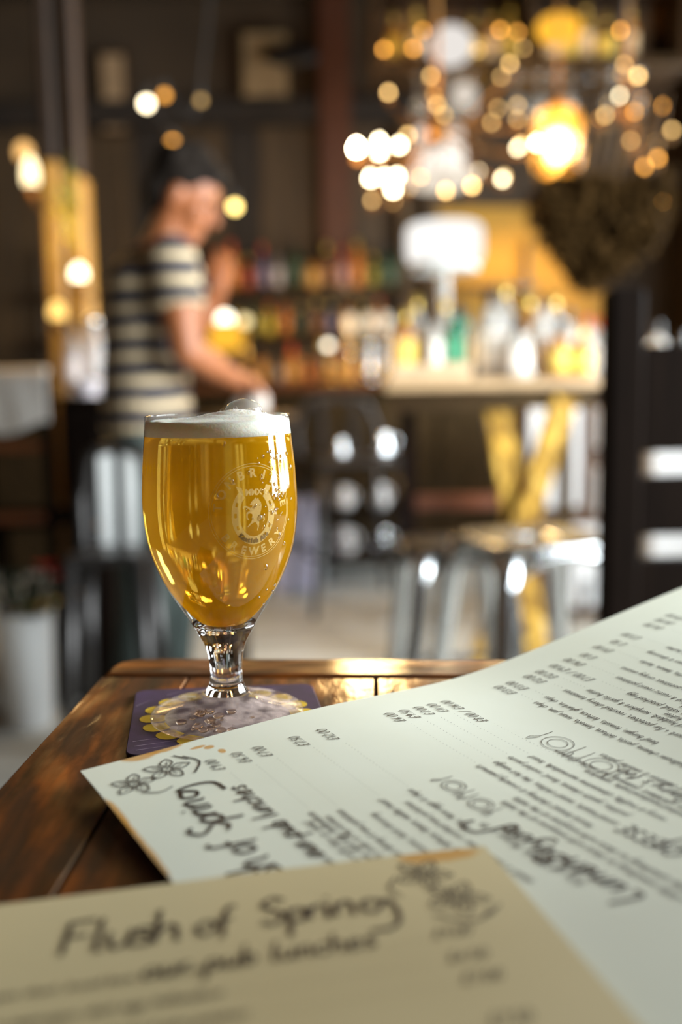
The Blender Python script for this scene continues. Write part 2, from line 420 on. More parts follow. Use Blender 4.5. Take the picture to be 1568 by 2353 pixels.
m1 = nt.nodes.new('ShaderNodeMixShader'); m1.inputs[0].default_value = 0.5; L(tr.outputs[0], m1.inputs[1]); L(df.outputs[0], m1.inputs[2])
m2 = nt.nodes.new('ShaderNodeMixShader'); m2.inputs[0].default_value = 0.38; L(gl.outputs[0], m2.inputs[1]); L(m1.outputs[0], m2.inputs[2])
L(m2.outputs[0], om.inputs[0])
bm_ = MB().lathe(bp, GC, 144)
for v in bm_.v:
    d = v-GC; r = math.hypot(d.x, d.y)
    if r > 1e-4:
        a = math.atan2(d.y, d.x); w = max(0, min(1, (0.090-d.z)/0.03))
        k = 1-w*0.005*(0.5+0.5*math.sin(22*a+1.5*math.sin(3*a)))
        v.x = GC.x+d.x*k; v.y = GC.y+d.y*k
bm_.build('beer', bmat, g)
# foam head, slightly mounded to the right, with one large bubble
foam_m = mat('beer foam', (0.97, 0.89, 0.78), 0.75, bump=0.25, vscale=900, var=0.04)
foam_m.node_tree.nodes['Principled BSDF'].inputs['Subsurface Weight'].default_value = 1.0
foam_m.node_tree.nodes['Principled BSDF'].inputs['Subsurface Radius'].default_value = (0.006, 0.004, 0.003)
foam_m.node_tree.nodes['Principled BSDF'].inputs['Subsurface Scale'].default_value = 1.0
fm = MB(); nr, na = 10, 56; vs = []; fs = []
def foam_top(r, a):
    x, y = r*math.cos(a), r*math.sin(a)
    z = 0.1454+0.0046*math.exp(-((x-0.009)**2+(y+0.004)**2)/(2*0.0125**2))
    z += 0.0004*math.sin(x*900)*math.sin(y*1100)
    return z
rt = inner_r(0.1440)+0.00015; rb = inner_r(BEER_TOP)+0.00015
vs.append(GC+Vector((0, 0, foam_top(0, 0))))
for i in range(1, nr+1):
    for k in range(na):
        a = 2*PI*k/na; r = rt*i/nr; z = foam_top(r, a) if i < nr else 0.1450
        vs.append(GC+Vector((r*math.cos(a), r*math.sin(a), z)))
for k in range(na): vs.append(GC+Vector((rb*math.cos(2*PI*k/na), rb*math.sin(2*PI*k/na), BEER_TOP+0.0001)))
vs.append(GC+Vector((0, 0, BEER_TOP+0.0001)))
for k in range(na):
    fs.append([0, 1+k, 1+(k+1) % na])
    for i in range(nr): fs.append([1+i*na+k, 1+(i+1)*na+k, 1+(i+1)*na+(k+1) % na, 1+i*na+(k+1) % na])
    fs.append([len(vs)-1, 1+nr*na+(k+1) % na, 1+nr*na+k])
fo = fm.add(vs, fs).build('foam_head', foam_m, g)
bub_m, _n, _o, _g = glass_mat('bubble film', (0.95, 0.9, 0.85), 0.0, 1.12)
bb = MB().ell(GC+Vector((0.0128, -0.006, 0.1490)), (0.0088, 0.0088, 0.0060), 28, 16).build('large_bubble', tg, fo)
sb = MB()
for i in range(70):
    a = random.uniform(0, 2*PI); r = random.uniform(0.3, 1.0)*0.031; rad = random.uniform(0.0004, 0.0011)
    x, y = r*math.cos(a), r*math.sin(a)
    if i < 40: x, y = random.gauss(0.013, 0.009), random.gauss(-0.008, 0.008)
    if math.hypot(x, y) > 0.0315: continue
    sb.ell(GC+Vector((x, y, foam_top(math.hypot(x, y), math.atan2(y, x))+rad*0.2)), rad, 8, 6)
sb.build('foam_bubbles', tg, fo, kind='stuff')

# ---- frosted emblem on the bowl
def outer_r(z):
    pz = [p for p in outs if p[1] > 0.02]
    for (r0, z0), (r1, z1) in zip(pz[:-1], pz[1:]):
        if z0 <= z <= z1: return r0+(r1-r0)*(z-z0)/(z1-z0)
    return 0.0337
VA = math.atan2(-GY, -GX)                 # azimuth from the glass to the camera
EA, EZ = VA+math.radians(24.0), 0.1056


def em(x, y, off=0.00012):
    x, y = x*0.93, y*0.97; z = EZ+y; r = outer_r(z)+off; a = EA+x/0.0362
    return GC+Vector((r*math.cos(a), r*math.sin(a), z))


fm_ = bpy.data.materials.new('frosted print'); fm_.use_nodes = True; nt = fm_.node_tree; nt.nodes.clear(); L = nt.links.new
om = nt.nodes.new('ShaderNodeOutputMaterial'); tp_ = nt.nodes.new('ShaderNodeBsdfTransparent'); d_ = nt.nodes.new('ShaderNodeBsdfDiffuse')
d_.inputs[0].default_value = (0.92, 0.70, 0.30, 1); mx = nt.nodes.new('ShaderNodeMixShader'); mx.inputs[0].default_value = 0.33
L(tp_.outputs[0], mx.inputs[1]); L(d_.outputs[0], mx.inputs[2]); L(mx.outputs[0], om.inputs[0])
emb = MB()


def ringe(mb, r0, r1, a0=0, a1=2*PI, n=80, sx=1.0, cx=0, cy=0):
    vs = []
    for k in range(n+1):
        a = a0+(a1-a0)*k/n
        vs += [em(cx+r0*sx*math.cos(a), cy+r0*math.sin(a)), em(cx+r1*sx*math.cos(a), cy+r1*math.sin(a))]
    mb.add(vs, [[2*k, 2*k+1, 2*k+3, 2*k+2] for k in range(n)], True)


ringe(emb, 0.0219, 0.0222); ringe(emb, 0.0208, 0.0211)
emb.build('emblem_rings', fm_, g)


def text_mesh(txt, size, offset=0.0, shear=0.0):
    cu = bpy.data.curves.new('t', 'FONT'); cu.body = txt; cu.size = size; cu.resolution_u = 3; cu.offset = offset; cu.shear = shear
    cu.align_x = 'CENTER'
    ob = bpy.data.objects.new('t', cu); C.objects.link(ob)
    dg = bpy.context.evaluated_depsgraph_get(); dg.update()
    me = bpy.data.meshes.new_from_object(ob.evaluated_get(dg))
    vs = [v.co.copy() for v in me.vertices]; fs = [list(p.vertices) for p in me.polygons]
    bpy.data.objects.remove(ob); bpy.data.curves.remove(cu); bpy.data.meshes.remove(me)
    return vs, fs


def slab_letter(ch, size):
    """a letter with block serifs: the outline letter plus two bars"""
    vs, fs = text_mesh(ch, size, 0.00022)
    return vs, fs


lett = MB()
def arc_text(mb, txt, R, size, amid, span, inside=False, f=em):
    n = len(txt)
    for i, ch in enumerate(txt):
        if ch == ' ': continue
        t = (i-(n-1)/2)/(max(1, n-1))*span
        vs, fs = slab_letter(ch, size)
        a = amid-t if not inside else amid+t
        q = []
        for v in vs:
            if not inside:
                ang = a; up = Vector((math.cos(ang), math.sin(ang))); ri = Vector((math.sin(ang), -math.cos(ang)))
            else:
                up = -Vector((math.cos(a), math.sin(a))); ri = Vector((-math.sin(a), math.cos(a)))
            base = Vector((math.cos(a), math.sin(a)))*R
            w = base+ri*v.x+up*v.y; q.append(f(w.x, w.y))
        mb.add(q, fs, False)


arc_text(lett, 'TONBRIDGE', 0.0160, 0.0056, PI/2, math.radians(163))
arc_text(lett, 'BREWERY', 0.0200, 0.0052, -PI/2, math.radians(104), True)
lett.build('emblem_lettering', fm_, g)
hs_ = MB()
# horseshoe band, open at the top, with nail slots
def shoe(t, r):          # t 0..1 around from upper left, through bottom, to upper right
    a = math.radians(128)+t*math.radians(284)
    return Vector(((r-0.0026)*1.0*math.cos(a), r*math.sin(a)-0.0012))
N = 60
slots = [0.10, 0.19, 0.28, 0.37, 0.63, 0.72, 0.81, 0.90]
r_in, r_out = 0.0102, 0.0140
rows = [r_in, 0.0115, 0.0127, r_out]
pts = [[em(*shoe(i/N, r)) for r in rows] for i in range(N+1)]
vs = sum(pts, []); fs = []
for i in range(N):
    t = (i+0.5)/N
    for k in range(3):
        if k == 1 and any(abs(t-s) < 0.017 for s in slots): continue
        if k in (0, 1) and 0.42 < t < 0.58 and False: continue
        fs.append([i*4+k, i*4+k+1, (i+1)*4+k+1, (i+1)*4+k])
hs_.add(vs, fs, True)
for (x0, y0, x1, y1) in ((-0.0062, 0.0085, -0.0080, 0.0112), (0.0062, 0.0085, 0.0080, 0.0112)):
    hs_.add([em(x0-.001, y0), em(x0+.001, y0-.001), em(x1+.002, y1), em(x1-.001, y1+.001)], [[0, 1, 2, 3]], False)
hs_.build('emblem_horseshoe', fm_, g)
small = MB()
vs, fs = text_mesh('MMX', 0.0038, 0.00018); small.add([em(v.x, v.y+0.0078) for v in vs], fs, False)
small.build('emblem_date', fm_, g)
ke = MB(); arc_text(ke, 'Kentish Ale', 0.0131, 0.0029, -PI/2, math.radians(76), True, lambda x, y: em(x*0.92, y-0.0012, 0.00025))
ke.build('emblem_banner_text', mat('dark etched text', (0.16, 0.08, 0.01), 0.6), g)
# rearing horse, facing left
hp = [(978,852),(985,868),(998,856),(1002,872),(1018,890),(1024,915),(1020,945),(1012,965),(1012,990),(1022,1005),(1035,990),(1046,1000),(1050,1020),(1046,1034),(1032,1036),(1040,1022),(1034,1006),(1024,1016),(1008,1020),(1002,1035),(1000,1050),(1002,1064),(996,1082),(992,1100),(984,1098),(988,1080),(990,1064),(982,1050),(974,1036),(960,1036),(946,1044),(930,1054),(916,1068),(908,1066),(918,1052),(936,1034),(944,1016),(942,1000),(948,986),(944,972),(930,966),(914,968),(910,985),(912,1000),(922,1010),(916,1018),(904,1006),(900,985),(902,964),(914,954),(930,950),(926,940),(912,930),(898,922),(886,922),(884,934),(876,936),(874,918),(884,910),(900,910),(918,918),(934,928),(944,924),(950,910),(944,908),(934,910),(930,902),(940,888),(952,874),(964,866)]
ho = MB(); bm = bmesh.new(); vv = [bm.verts.new(((x-962)*0.0000655, (962-y)*0.0000625, 0)) for x, y in hp]; bm.faces.new(vv)
bmesh.ops.triangulate(bm, faces=bm.faces[:]); bm.verts.index_update()
ho.add([em(v.co.x-0.0002, v.co.y-0.0002) for v in bm.verts], [[v.index for v in f.verts] for f in bm.faces], False); bm.free()
ho.build('emblem_horse', fm_, g)
# condensation drops and clinging bubbles
dr = MB()
drop_px = [(632, 1150), (650, 1147), (662, 1052), (671, 1085), (643, 1243), (606, 1217), (503, 1142), (538, 1108), (520, 1020), (612, 1316), (598, 1195)]
def on_glass(px, py):
    z = at(px, py, 0.43).z-TZ
    r = outer_r(z); s = (px-(508+(py-957)*0.02))/FPX*0.46*1.0
    a = math.asin(max(-0.97, min(0.97, s/r)))
    return z, r, VA+a
for px, py in drop_px:
    z, r, a = on_glass(px, py); k = random.uniform(0.0009, 0.0014)
    R = Matrix.Rotation(a, 3, 'Z'); dr.ell(GC+Vector((r*math.cos(a), r*math.sin(a), z)), (k*0.5, k*0.75, k*1.15), 10, 8, R)
for i in range(90):
    px = random.gauss(625, 22); py = random.uniform(1040, 1230) if i < 70 else random.uniform(1000, 1420)
    if px > 672: continue
    z, r, a = on_glass(px, py); k = random.uniform(0.00025, 0.0008)
    dr.ell(GC+Vector((r*math.cos(a), r*math.sin(a), z)), (k*.6, k, k*1.2), 8, 6, Matrix.Rotation(a, 3, 'Z'))
dr.build('droplets', gm, g, kind='stuff')
# spilled foam on the foot
sp = MB()
for i in range(26):
    a = VA+random.uniform(-0.9, 0.5); r = random.uniform(0.017, 0.033)
    z = 0.0105-0.0052*(r-0.015)/0.016
    k = random.uniform(0.0008, 0.0030); sp.ell(GC+Vector((r*math.cos(a), r*math.sin(a), max(0.0058, z))), (k, k, k*0.45), 10, 6)
sp.build('spilled_bubbles', bub_m, g, kind='stuff')

# ------------------------------------------------------------------ handwriting: a single-stroke hand
G = {
 'a': (1.0, [[(.85, .8), (.5, 1), (.12, .6), (.15, .12), (.5, .02), (.82, .45), (.9, .95), (.85, .2), (1.0, 0)]]),
 'b': (.95, [[(.2, 2), (.15, 1), (.12, .1)], [(.14, .6), (.5, 1), (.85, .65), (.75, .1), (.35, 0), (.12, .2)]]),
 'c': (.85, [[(.8, .85), (.5, 1), (.12, .6), (.2, .1), (.55, 0), (.82, .2)]]),
 'd': (1.0, [[(.85, .8), (.5, 1), (.12, .6), (.15, .12), (.5, .02), (.82, .45), (.95, 2)], [(.9, 1), (.88, .2), (1.0, 0)]]),
 'e': (.9, [[(.15, .5), (.6, .6), (.8, .8), (.5, 1), (.15, .65), (.2, .1), (.55, 0), (.85, .25)]]),
 'f': (.7, [[(.8, 1.8), (.6, 2), (.35, 1.6), (.3, .6), (.22, -.4)], [(.05, .95), (.65, 1.0)]]),
 'g': (1.0, [[(.85, .8), (.5, 1), (.12, .6), (.15, .12), (.5, .02), (.82, .45), (.9, .95), (.82, -.4), (.5, -1), (.1, -.75)]]),
 'h': (.95, [[(.2, 2), (.12, 0)], [(.14, .5), (.5, 1), (.8, .8), (.78, .1), (.95, 0)]]),
 'i': (.45, [[(.22, 1), (.18, .15), (.36, 0)], [(.28, 1.4), (.3, 1.5)]]),
 'j': (.5, [[(.3, 1), (.25, -.5), (-.05, -.95)], [(.34, 1.4), (.36, 1.5)]]),
 'k': (.9, [[(.2, 2), (.12, 0)], [(.75, .95), (.18, .5), (.8, 0)]]),
 'l': (.45, [[(.25, 2), (.18, .2), (.38, 0)]]),
 'm': (1.4, [[(.15, 1), (.12, 0)], [(.14, .55), (.45, 1), (.62, .8), (.6, 0)], [(.62, .6), (.95, 1), (1.15, .8), (1.12, .1), (1.3, 0)]]),
 'n': (.95, [[(.15, 1), (.12, 0)], [(.14, .55), (.5, 1), (.78, .8), (.76, .1), (.92, 0)]]),
 'o': (.95, [[(.5, 1), (.12, .65), (.18, .12), (.5, 0), (.82, .4), (.78, .85), (.5, 1)]]),
 'p': (.95, [[(.18, 1), (.08, -1)], [(.15, .6), (.5, 1), (.85, .65), (.75, .1), (.35, 0), (.13, .2)]]),
 'q': (1.0, [[(.85, .8), (.5, 1), (.12, .6), (.15, .12), (.5, .02), (.82, .45), (.9, .95), (.82, -1)]]),
 'r': (.7, [[(.15, 1), (.12, 0)], [(.14, .5), (.4, .95), (.68, .92)]]),
 's': (.8, [[(.75, .85), (.4, 1), (.2, .75), (.65, .4), (.6, .05), (.1, .05)]]),
 't': (.65, [[(.32, 1.7), (.25, .2), (.5, 0)], [(.05, 1.05), (.6, 1.1)]]),
 'u': (.95, [[(.15, 1), (.14, .3), (.4, 0), (.78, .4), (.84, 1), (.8, .15), (.95, 0)]]),
 'v': (.85, [[(.1, 1), (.4, 0), (.8, 1)]]),
 'w': (1.2, [[(.1, 1), (.3, 0), (.6, .8), (.85, 0), (1.1, 1)]]),
 'x': (.85, [[(.1, 1), (.8, 0)], [(.8, 1), (.05, 0)]]),
 'y': (.95, [[(.15, 1), (.14, .35), (.4, .05), (.78, .4), (.84, 1), (.75, -.4), (.45, -1), (.05, -.75)]]),
 'z': (.85, [[(.1, .95), (.75, .95), (.1, .05), (.8, .05)]]),
 '&': (1.0, [[(.9, .1), (.3, 1.2), (.45, 1.5), (.65, 1.25), (.15, .4), (.35, 0), (.8, .55)]]),
 '+': (.8, [[(.4, .9), (.4, .1)], [(.05, .5), (.75, .5)]]),
 ',': (.4, [[(.2, .1), (.1, -.35)]]), '.': (.35, [[(.12, .02), (.18, .1)]]), "'": (.3, [[(.2, 2), (.15, 1.6)]]),
 '!': (.5, [[(.3, 2), (.2, .6)], [(.17, .05), (.2, .15)]]), '/': (.9, [[(.05, -.2), (.8, 1.9)]]), '-': (.7, [[(.1, .6), (.6, .6)]]),
 '£': (1.1, [[(.9, 1.5), (.6, 1.8), (.4, 1.3), (.38, .3), (.1, .02), (.95, .05)], [(.15, .85), (.75, .9)]]),
 '0': (1.0, [[(.5, 1.7), (.12, 1), (.25, .1), (.6, 0), (.92, .7), (.8, 1.5), (.5, 1.7)]]),
 '1': (.5, [[(.3, 1.75), (.2, 0)]]), '2': (1.0, [[(.15, 1.4), (.5, 1.7), (.8, 1.3), (.1, .02), (.9, .05)]]),
 '3': (.95, [[(.15, 1.6), (.6, 1.7), (.75, 1.3), (.35, .95), (.8, .6), (.6, .05), (.1, .1)]]),
 '5': (1.0, [[(.9, 1.7), (.3, 1.65), (.25, 1.0), (.75, .85), (.75, .2), (.15, .05)]]),
 '6': (.95, [[(.75, 1.7), (.25, 1), (.15, .3), (.5, 0), (.8, .4), (.55, .8), (.2, .5)]]),
 '7': (.9, [[(.1, 1.65), (.85, 1.65), (.3, 0)]]), '8': (1.0, [[(.7, 1.5), (.4, 1.7), (.25, 1.3), (.75, .6), (.5, 0), (.15, .35), (.8, 1.3), (.7, 1.5)]]),
 '9': (.95, [[(.8, 1.4), (.45, 1.7), (.15, 1.25), (.5, .9), (.82, 1.5), (.6, 0)]]),
 'F': (1.2, [[(.25, 2), (.15, 0)], [(.25, 1.95), (1.1, 2)], [(.2, 1.05), (.9, 1.1)]]),
 'S': (1.2, [[(1.05, 1.75), (.6, 2.05), (.15, 1.6), (.5, 1.1), (1.0, .6), (.6, 0), (.05, .3)]]),
 'B': (1.2, [[(.25, 2), (.15, 0)], [(.2, 1.95), (.8, 2), (.95, 1.5), (.25, 1.05), (1.0, .8), (.9, .15), (.1, .02)]]),
 'L': (1.0, [[(.3, 2), (.2, .1), (.95, .05)]]), 'D': (1.2, [[(.25, 2), (.15, 0)], [(.1, 2), (.8, 1.8), (1.05, 1), (.7, .15), (.1, 0)]]),
 'C': (1.1, [[(1.0, 1.7), (.6, 2), (.15, 1.2), (.3, .2), (.7, 0), (1.0, .3)]]), 'H': (1.2, [[(.2, 2), (.15, 0)], [(1, 2), (.95, 0)], [(.18, 1), (.97, 1.05)]]),
 'E': (1.0, [[(.9, 2), (.2, 1.95), (.15, .05), (.9, 0)], [(.18, 1.05), (.75, 1.05)]]), 'I': (.5, [[(.25, 2), (.2, 0)]]),
 'T': (1.1, [[(.05, 1.95), (1.1, 2)], [(.55, 2), (.5, 0)]]), 'K': (1.1, [[(.2, 2), (.15, 0)], [(1, 2), (.2, 1), (1, 0)]]),
 'N': (1.2, [[(.15, 0), (.2, 2), (.95, 0), (1, 2)]]), 'R': (1.15, [[(.2, 2), (.15, 0)], [(.2, 2), (.9, 1.8), (.8, 1.2), (.2, 1.05), (1, 0)]]),
 'A': (1.2, [[(.05, 0), (.6, 2), (1.1, 0)], [(.25, .7), (.95, .7)]]), 'U': (1.15, [[(.15, 2), (.2, .3), (.6, 0), (.95, .4), (1, 2)]]),
}


def cat(pts, sub=3):
    if len(pts) < 3: return pts
    out = []
    for i in range(len(pts)-1):
        p0, p1, p2, p3 = pts[max(i-1, 0)], pts[i], pts[i+1], pts[min(i+2, len(pts)-1)]
        for k in range(sub):
            t = k/sub
            out.append(tuple(0.5*(2*b+(c-a)*t+(2*a-5*b+4*c-d)*t*t+(-a+3*b-3*c+d)*t**3) for a, b, c, d in zip(p0, p1, p2, p3)))
    out.append(pts[-1]); return out


class Pen:
    """collects ink strokes in page millimetres (X right, Y down the page)"""
    def __init__(s): s.st = []

    def stroke(s, pts, w, sub=3): s.st.append((cat(pts, sub), w))

    def text(s, txt, x, y, xh, w, shear=0.25, adv=1.0, slope=0.0, right=False):
        if right: x -= s.width(txt, xh, adv)
        for ch in txt:
            if ch == ' ': x += xh*0.75*adv; continue
            if ch not in G: continue
            wd, sts = G[ch]
            for st in sts:
                j = [(x+(px+shear*py)*xh+random.uniform(-.03, .03)*xh, y-(py*xh)-slope*(px*xh)+random.uniform(-.04, .04)*xh) for px, py in st]
                s.stroke(j, w)
            x += (wd+0.12)*xh*adv
        return x

    def width(s, txt, xh, adv=1.0): return sum((0.75 if c == ' ' else G.get(c, (.8, 0))[0]+.12)*xh*adv for c in txt)

    def mesh(s, surf):
        mb = MB()
        for pts, w in s.st:
            n = len(pts); vs = []
            for i in range(n):
                a = pts[max(i-1, 0)]; b = pts[min(i+1, n-1)]; dx, dy = b[0]-a[0], b[1]-a[1]; l = math.hypot(dx, dy) or 1
                nx, ny = -dy/l*w/2, dx/l*w/2; p = pts[i]
                vs += [surf(p[0]+nx, p[1]+ny, 0.00025), surf(p[0]-nx, p[1]-ny, 0.00025)]
            mb.add(vs, [[2*i, 2*i+1, 2*i+3, 2*i+2] for i in range(n-1)], False)
        return mb


def dots(pen, x0, x1, y, step=2.4):
    x = x0
    while x < x1: pen.stroke([(x, y), (x+0.34, y-0.1)], 0.34); x += step


def plate(pen, x, y, r, w):
    for q in (1.0, 0.62): pen.stroke([(x+r*q*math.cos(2*PI*k/14)*1.02, y+r*q*math.sin(2*PI*k/14)*0.95) for k in range(15)], w, 2)
    # knife to the right, fork to the left
    k = x+r*1.45
    pen.stroke([(k, y+r), (k, y-.1*r), (k+.35*r, y-.6*r), (k+.2*r, y-r), (k-.12*r, y-.2*r)], w, 2)
    f = x-r*1.4
    pen.stroke([(f, y+r), (f, y-.2*r)], w); pen.stroke([(f-.3*r, y-r), (f-.25*r, y-.35*r), (f, y-.2*r), (f+.25*r, y-.35*r), (f+.3*r, y-r)], w, 2); pen.stroke([(f, y-r), (f, y-.2*r)], w)


def flower(pen, x, y, r, w, n=5):
    pen.stroke([(x+r*.28*math.cos(2*PI*k/8), y+r*.28*math.sin(2*PI*k/8)) for k in range(9)], w, 2)
    pen.stroke([(x-.06*r, y), (x+.06*r, y)], w*1.6)
    for i in range(n):
        a = 2*PI*i/n+.3
        P = lambda t, q: (x+r*q*math.cos(a+t), y+r*q*math.sin(a+t))
        pen.stroke([P(-.25, .3), P(-.50, .7), P(-.2, 1.0), P(0, 1.25)], w, 3); pen.stroke([P(0, 1.25), P(.25, 1.0), P(.45, .7), P(.25, .3)], w, 3)
        pen.stroke([P(0, .4), P(.03, .8)], w*.8)


SEC1 = [(50, 'pea shoot, broad bean & mint soup, toast', '£9.00'), (62, 'warm asparagus, duck egg, hollandaise', '£6.50'), (72, 'grilled plaice, brown shrimp & new potatoes', '£7.00'),
        (90, 'potted crab, lettuce, lemon, melba toast', '£7.50'), (104, 'ham, hens eggs & chips', '£12.00')]
SEC2 = [(141, 'house bread, chutney & crunchy peanuts', '£6.00'), (149.5, 'cured meats, sweet chillies, the hot wedge', '£9.50'), (158, 'pickles, goats cheese, basil, rocket pesto', '£7.00'),
        (166, 'curry & truffle, clementine marmalade, toast', '£11.00'), (174.5, 'smoked mackerel pate, samphire', '£8.00 / £16.00')]
SEC3 = [(208, 'grilled halloumi cheese, pesto, lettuce, tomato, naan jam, chips', '£13.00'), (216, 'beef burger, tomato, lettuce, gherkin, chips', '£13.00'),
        (228, 'a bunch of Kentish pork + fur potatoes, roasted cherry tomatoes', '£12.00'), (236, 'smoked haddock, samphire & garlic butter', '£12.00'),
        (246, 'summer green salad, poached egg', '£7.00 / £9.00'), (256, 'crab, hot & rustic roast potatoes', '£16.00'), (266, 'new potatoes, crispy onions', '£4.00'),
        (278, 'vegetable risotto, lemon, herbs', '£11.00'), (289, 'mixed leaves & dressing', '£4.50'), (300, 'bread & butter', '£3.00'), (318, 'warm chocolate cake', '£6.00'), (327, 'lemon tart, cream', '£6.00'), (336, 'cheese & biscuits', '£8.00')]


def write_menu(dense=True):
    Ts, Ds, I, Fl = [], [], Pen(), Pen()
    class T:
        text = staticmethod(lambda txt, *a, **k: [Ts.append(Pen()), Ts[-1].text(txt, *a, **k)][1])
        stroke = staticmethod(lambda *a: Ts[-1].stroke(*a))
    T.text('Come & taste a', 24, 33, 7.0, 1.1, 0.12, 0.95)
    T.text('Flush', 159, 33, 8.4, 1.5, 0.12, 0.80); T.text('of', 197, 32.5, 7.0, 1.4, 0.12, 0.85); T.text('Sprin', 216, 32, 7.2, 1.5, 0.12, 0.80)
    T.stroke([(254, 27), (248.5, 25.5), (247, 30.5), (251, 32), (255, 26), (256.5, 33), (254, 41), (246, 42.5)], 1.5)
    T.text('our pub lunches', 181, 50, 4.6, 0.95, 0.2, 0.98)
    T.text('Lunch', 101, 119, 6.0, 1.1, 0.25); T.text('&', 122, 117, 4, 0.8); T.text('Beyon', 132, 117, 5.2, 1.0, 0.3)
    T.stroke([(163, 113), (158.5, 113), (158.5, 117), (162, 117), (164, 104), (170, 101), (173, 104), (172, 108)], 1.1)
    I.text('lots of Kingly things a to', 118, 110, 2.2, 0.38)
    T.text("Family Dairy's too", 112, 187, 3.6, 0.62, 0.3); T.text('!', 163, 186, 3, 0.5)
    T.text('CHEESE', 112, 152, 3.6, 0.8, 0.2); T.text('HARVEST'.replace('V', 'U'), 92, 160, 3.4, 0.7, 0.2)
    for y, s in ((58, 'served from noon until three with chips or salad'), (66, 'all of our food is cooked to order in the kitchen'), (81, 'pickled radish, spring onions, herb dressing'), (97, 'seeds & smoked peas, crushed new potatoes'), (112, 'ask us')):
        if dense: I.text(s, 128 if y < 112 else 60, y, 1.75, 0.34, 0.3)
    for lst, xs in ((SEC1, 128), (SEC2, 108), (SEC3, 92)):
        for y, s, p in lst:
            if not dense and y > 110: continue
            end = (207 if lst is not SEC3 else 246)+random.uniform(-9, 6)-(18 if '/' in p else 0)
            e = I.text(s, max(30, end-I.width(s, 1.75)), y, 1.75, 0.38, 0.3)
            I.text(p, 273, y, 2.5, 0.42, 0.3, 0.92, right=True)
            dots(I, e+3, 273-I.width(p, 2.5, .92)-3, y)
    if dense:
        for y, s in ((178.8, 'salt pepper whitebait, calamari, hot smoked salmon'), (191, 'please ask about children & smaller plates'), (221.5, 'shredded slaw, aioli'), (241, 'wild garlic, capers, toasted seeds, brown butter'), (251, 'watercress, poached pear & summer vegetables'), (261, 'soft herbs, shaved fennel'), (272, 'crab, new season peas & lemon')):
            I.text(s, 120, y, 1.75, 0.36, 0.3, slope=0)
        for y in (128, 134): I.text('a little something to share with everyone at the table', 92, y, 1.75, 0.36, 0.3)
        
        for a_ in ((181, 118.5, 5.0, .42), (199, 119.5, 5.0, .42), (180, 182, 7.2, .36), (207, 183.5, 7.2, .36)): Ds.append(Pen()); plate(Ds[-1], *a_)
    flower(Fl, 271, 14, 7.5, .65); flower(Fl, 276, 30, 8.0, .65)
    Fl.stroke([(266, 38), (275, 44), (284, 40)], .8); Fl.stroke([(280, 41), (287, 37)], .8); Fl.stroke([(262, 14), (258, 20), (260, 26)], .7)
    return Ts, I, Ds, Fl


ink = mat('dark brown ink', (0.022, 0.012, 0.009), 0.6)
ink2 = mat('green black ink', (0.030, 0.022, 0.018), 0.6)


def paper_mat(name, col, stains):
    m = bpy.data.materials.new(name); m.use_nodes = True; nt = m.node_tree; L = nt.links.new; b = nt.nodes['Principled BSDF']
    tc = nt.nodes.new('ShaderNodeTexCoord'); n = nt.nodes.new('ShaderNodeTexNoise'); n.inputs['Scale'].default_value = 9; n.inputs['Detail'].default_value = 4
    L(tc.outputs['UV'], n.inputs['Vector'])
    r = nt.nodes.new('ShaderNodeValToRGB'); L(n.outputs['Fac'], r.inputs[0])
    r.color_ramp.elements[0].position = .3; r.color_ramp.elements[0].color = (col[0]*.93, col[1]*.92, col[2]*.88, 1)
    r.color_ramp.elements[1].position = .7; r.color_ramp.elements[1].color = (*col, 1)
    cur = r.outputs[0]
    sp = nt.nodes.new('ShaderNodeSeparateXYZ'); L(tc.outputs['UV'], sp.inputs[0])
    n3 = nt.nodes.new('ShaderNodeTexNoise'); n3.inputs['Scale'].default_value = 60; n3.inputs['Detail'].default_value = 3; L(tc.outputs['UV'], n3.inputs['Vector'])
    for (x, y, rx, ry) in stains:          # tea-coloured stains, uv in metres
        mp = nt.nodes.new('ShaderNodeMapping'); mp.vector_type = 'POINT'
        mp.inputs['Location'].default_value = (-x/rx, -y/ry, 0); mp.inputs['Scale'].default_value = (1/rx, 1/ry, 0); L(tc.outputs['UV'], mp.inputs[0])
        ln = nt.nodes.new('ShaderNodeVectorMath'); ln.operation = 'LENGTH'; L(mp.outputs[0], ln.inputs[0])
        ad = nt.nodes.new('ShaderNodeMath'); ad.operation = 'MULTIPLY_ADD'; L(n3.outputs['Fac'], ad.inputs[0]); ad.inputs[1].default_value = 1.1; L(ln.outputs['Value'], ad.inputs[2])
        mr = nt.nodes.new('ShaderNodeMapRange'); L(ad.outputs[0], mr.inputs[0]); mr.inputs[1].default_value = 1.35; mr.inputs[2].default_value = 1.65; mr.inputs[3].default_value = 0.85; mr.inputs[4].default_value = 0
        mx = nt.nodes.new('ShaderNodeMix'); mx.data_type = 'RGBA'; L(mr.outputs[0], mx.inputs['Factor']); L(cur, mx.inputs['A']); mx.inputs['B'].default_value = (0.50, 0.24, 0.04, 1)
        cur = mx.outputs['Result']
    L(cur, b.inputs['Base Color']); b.inputs['Roughness'].default_value = 0.7
    b.inputs['Specular IOR Level'].default_value = 0.25
    return m


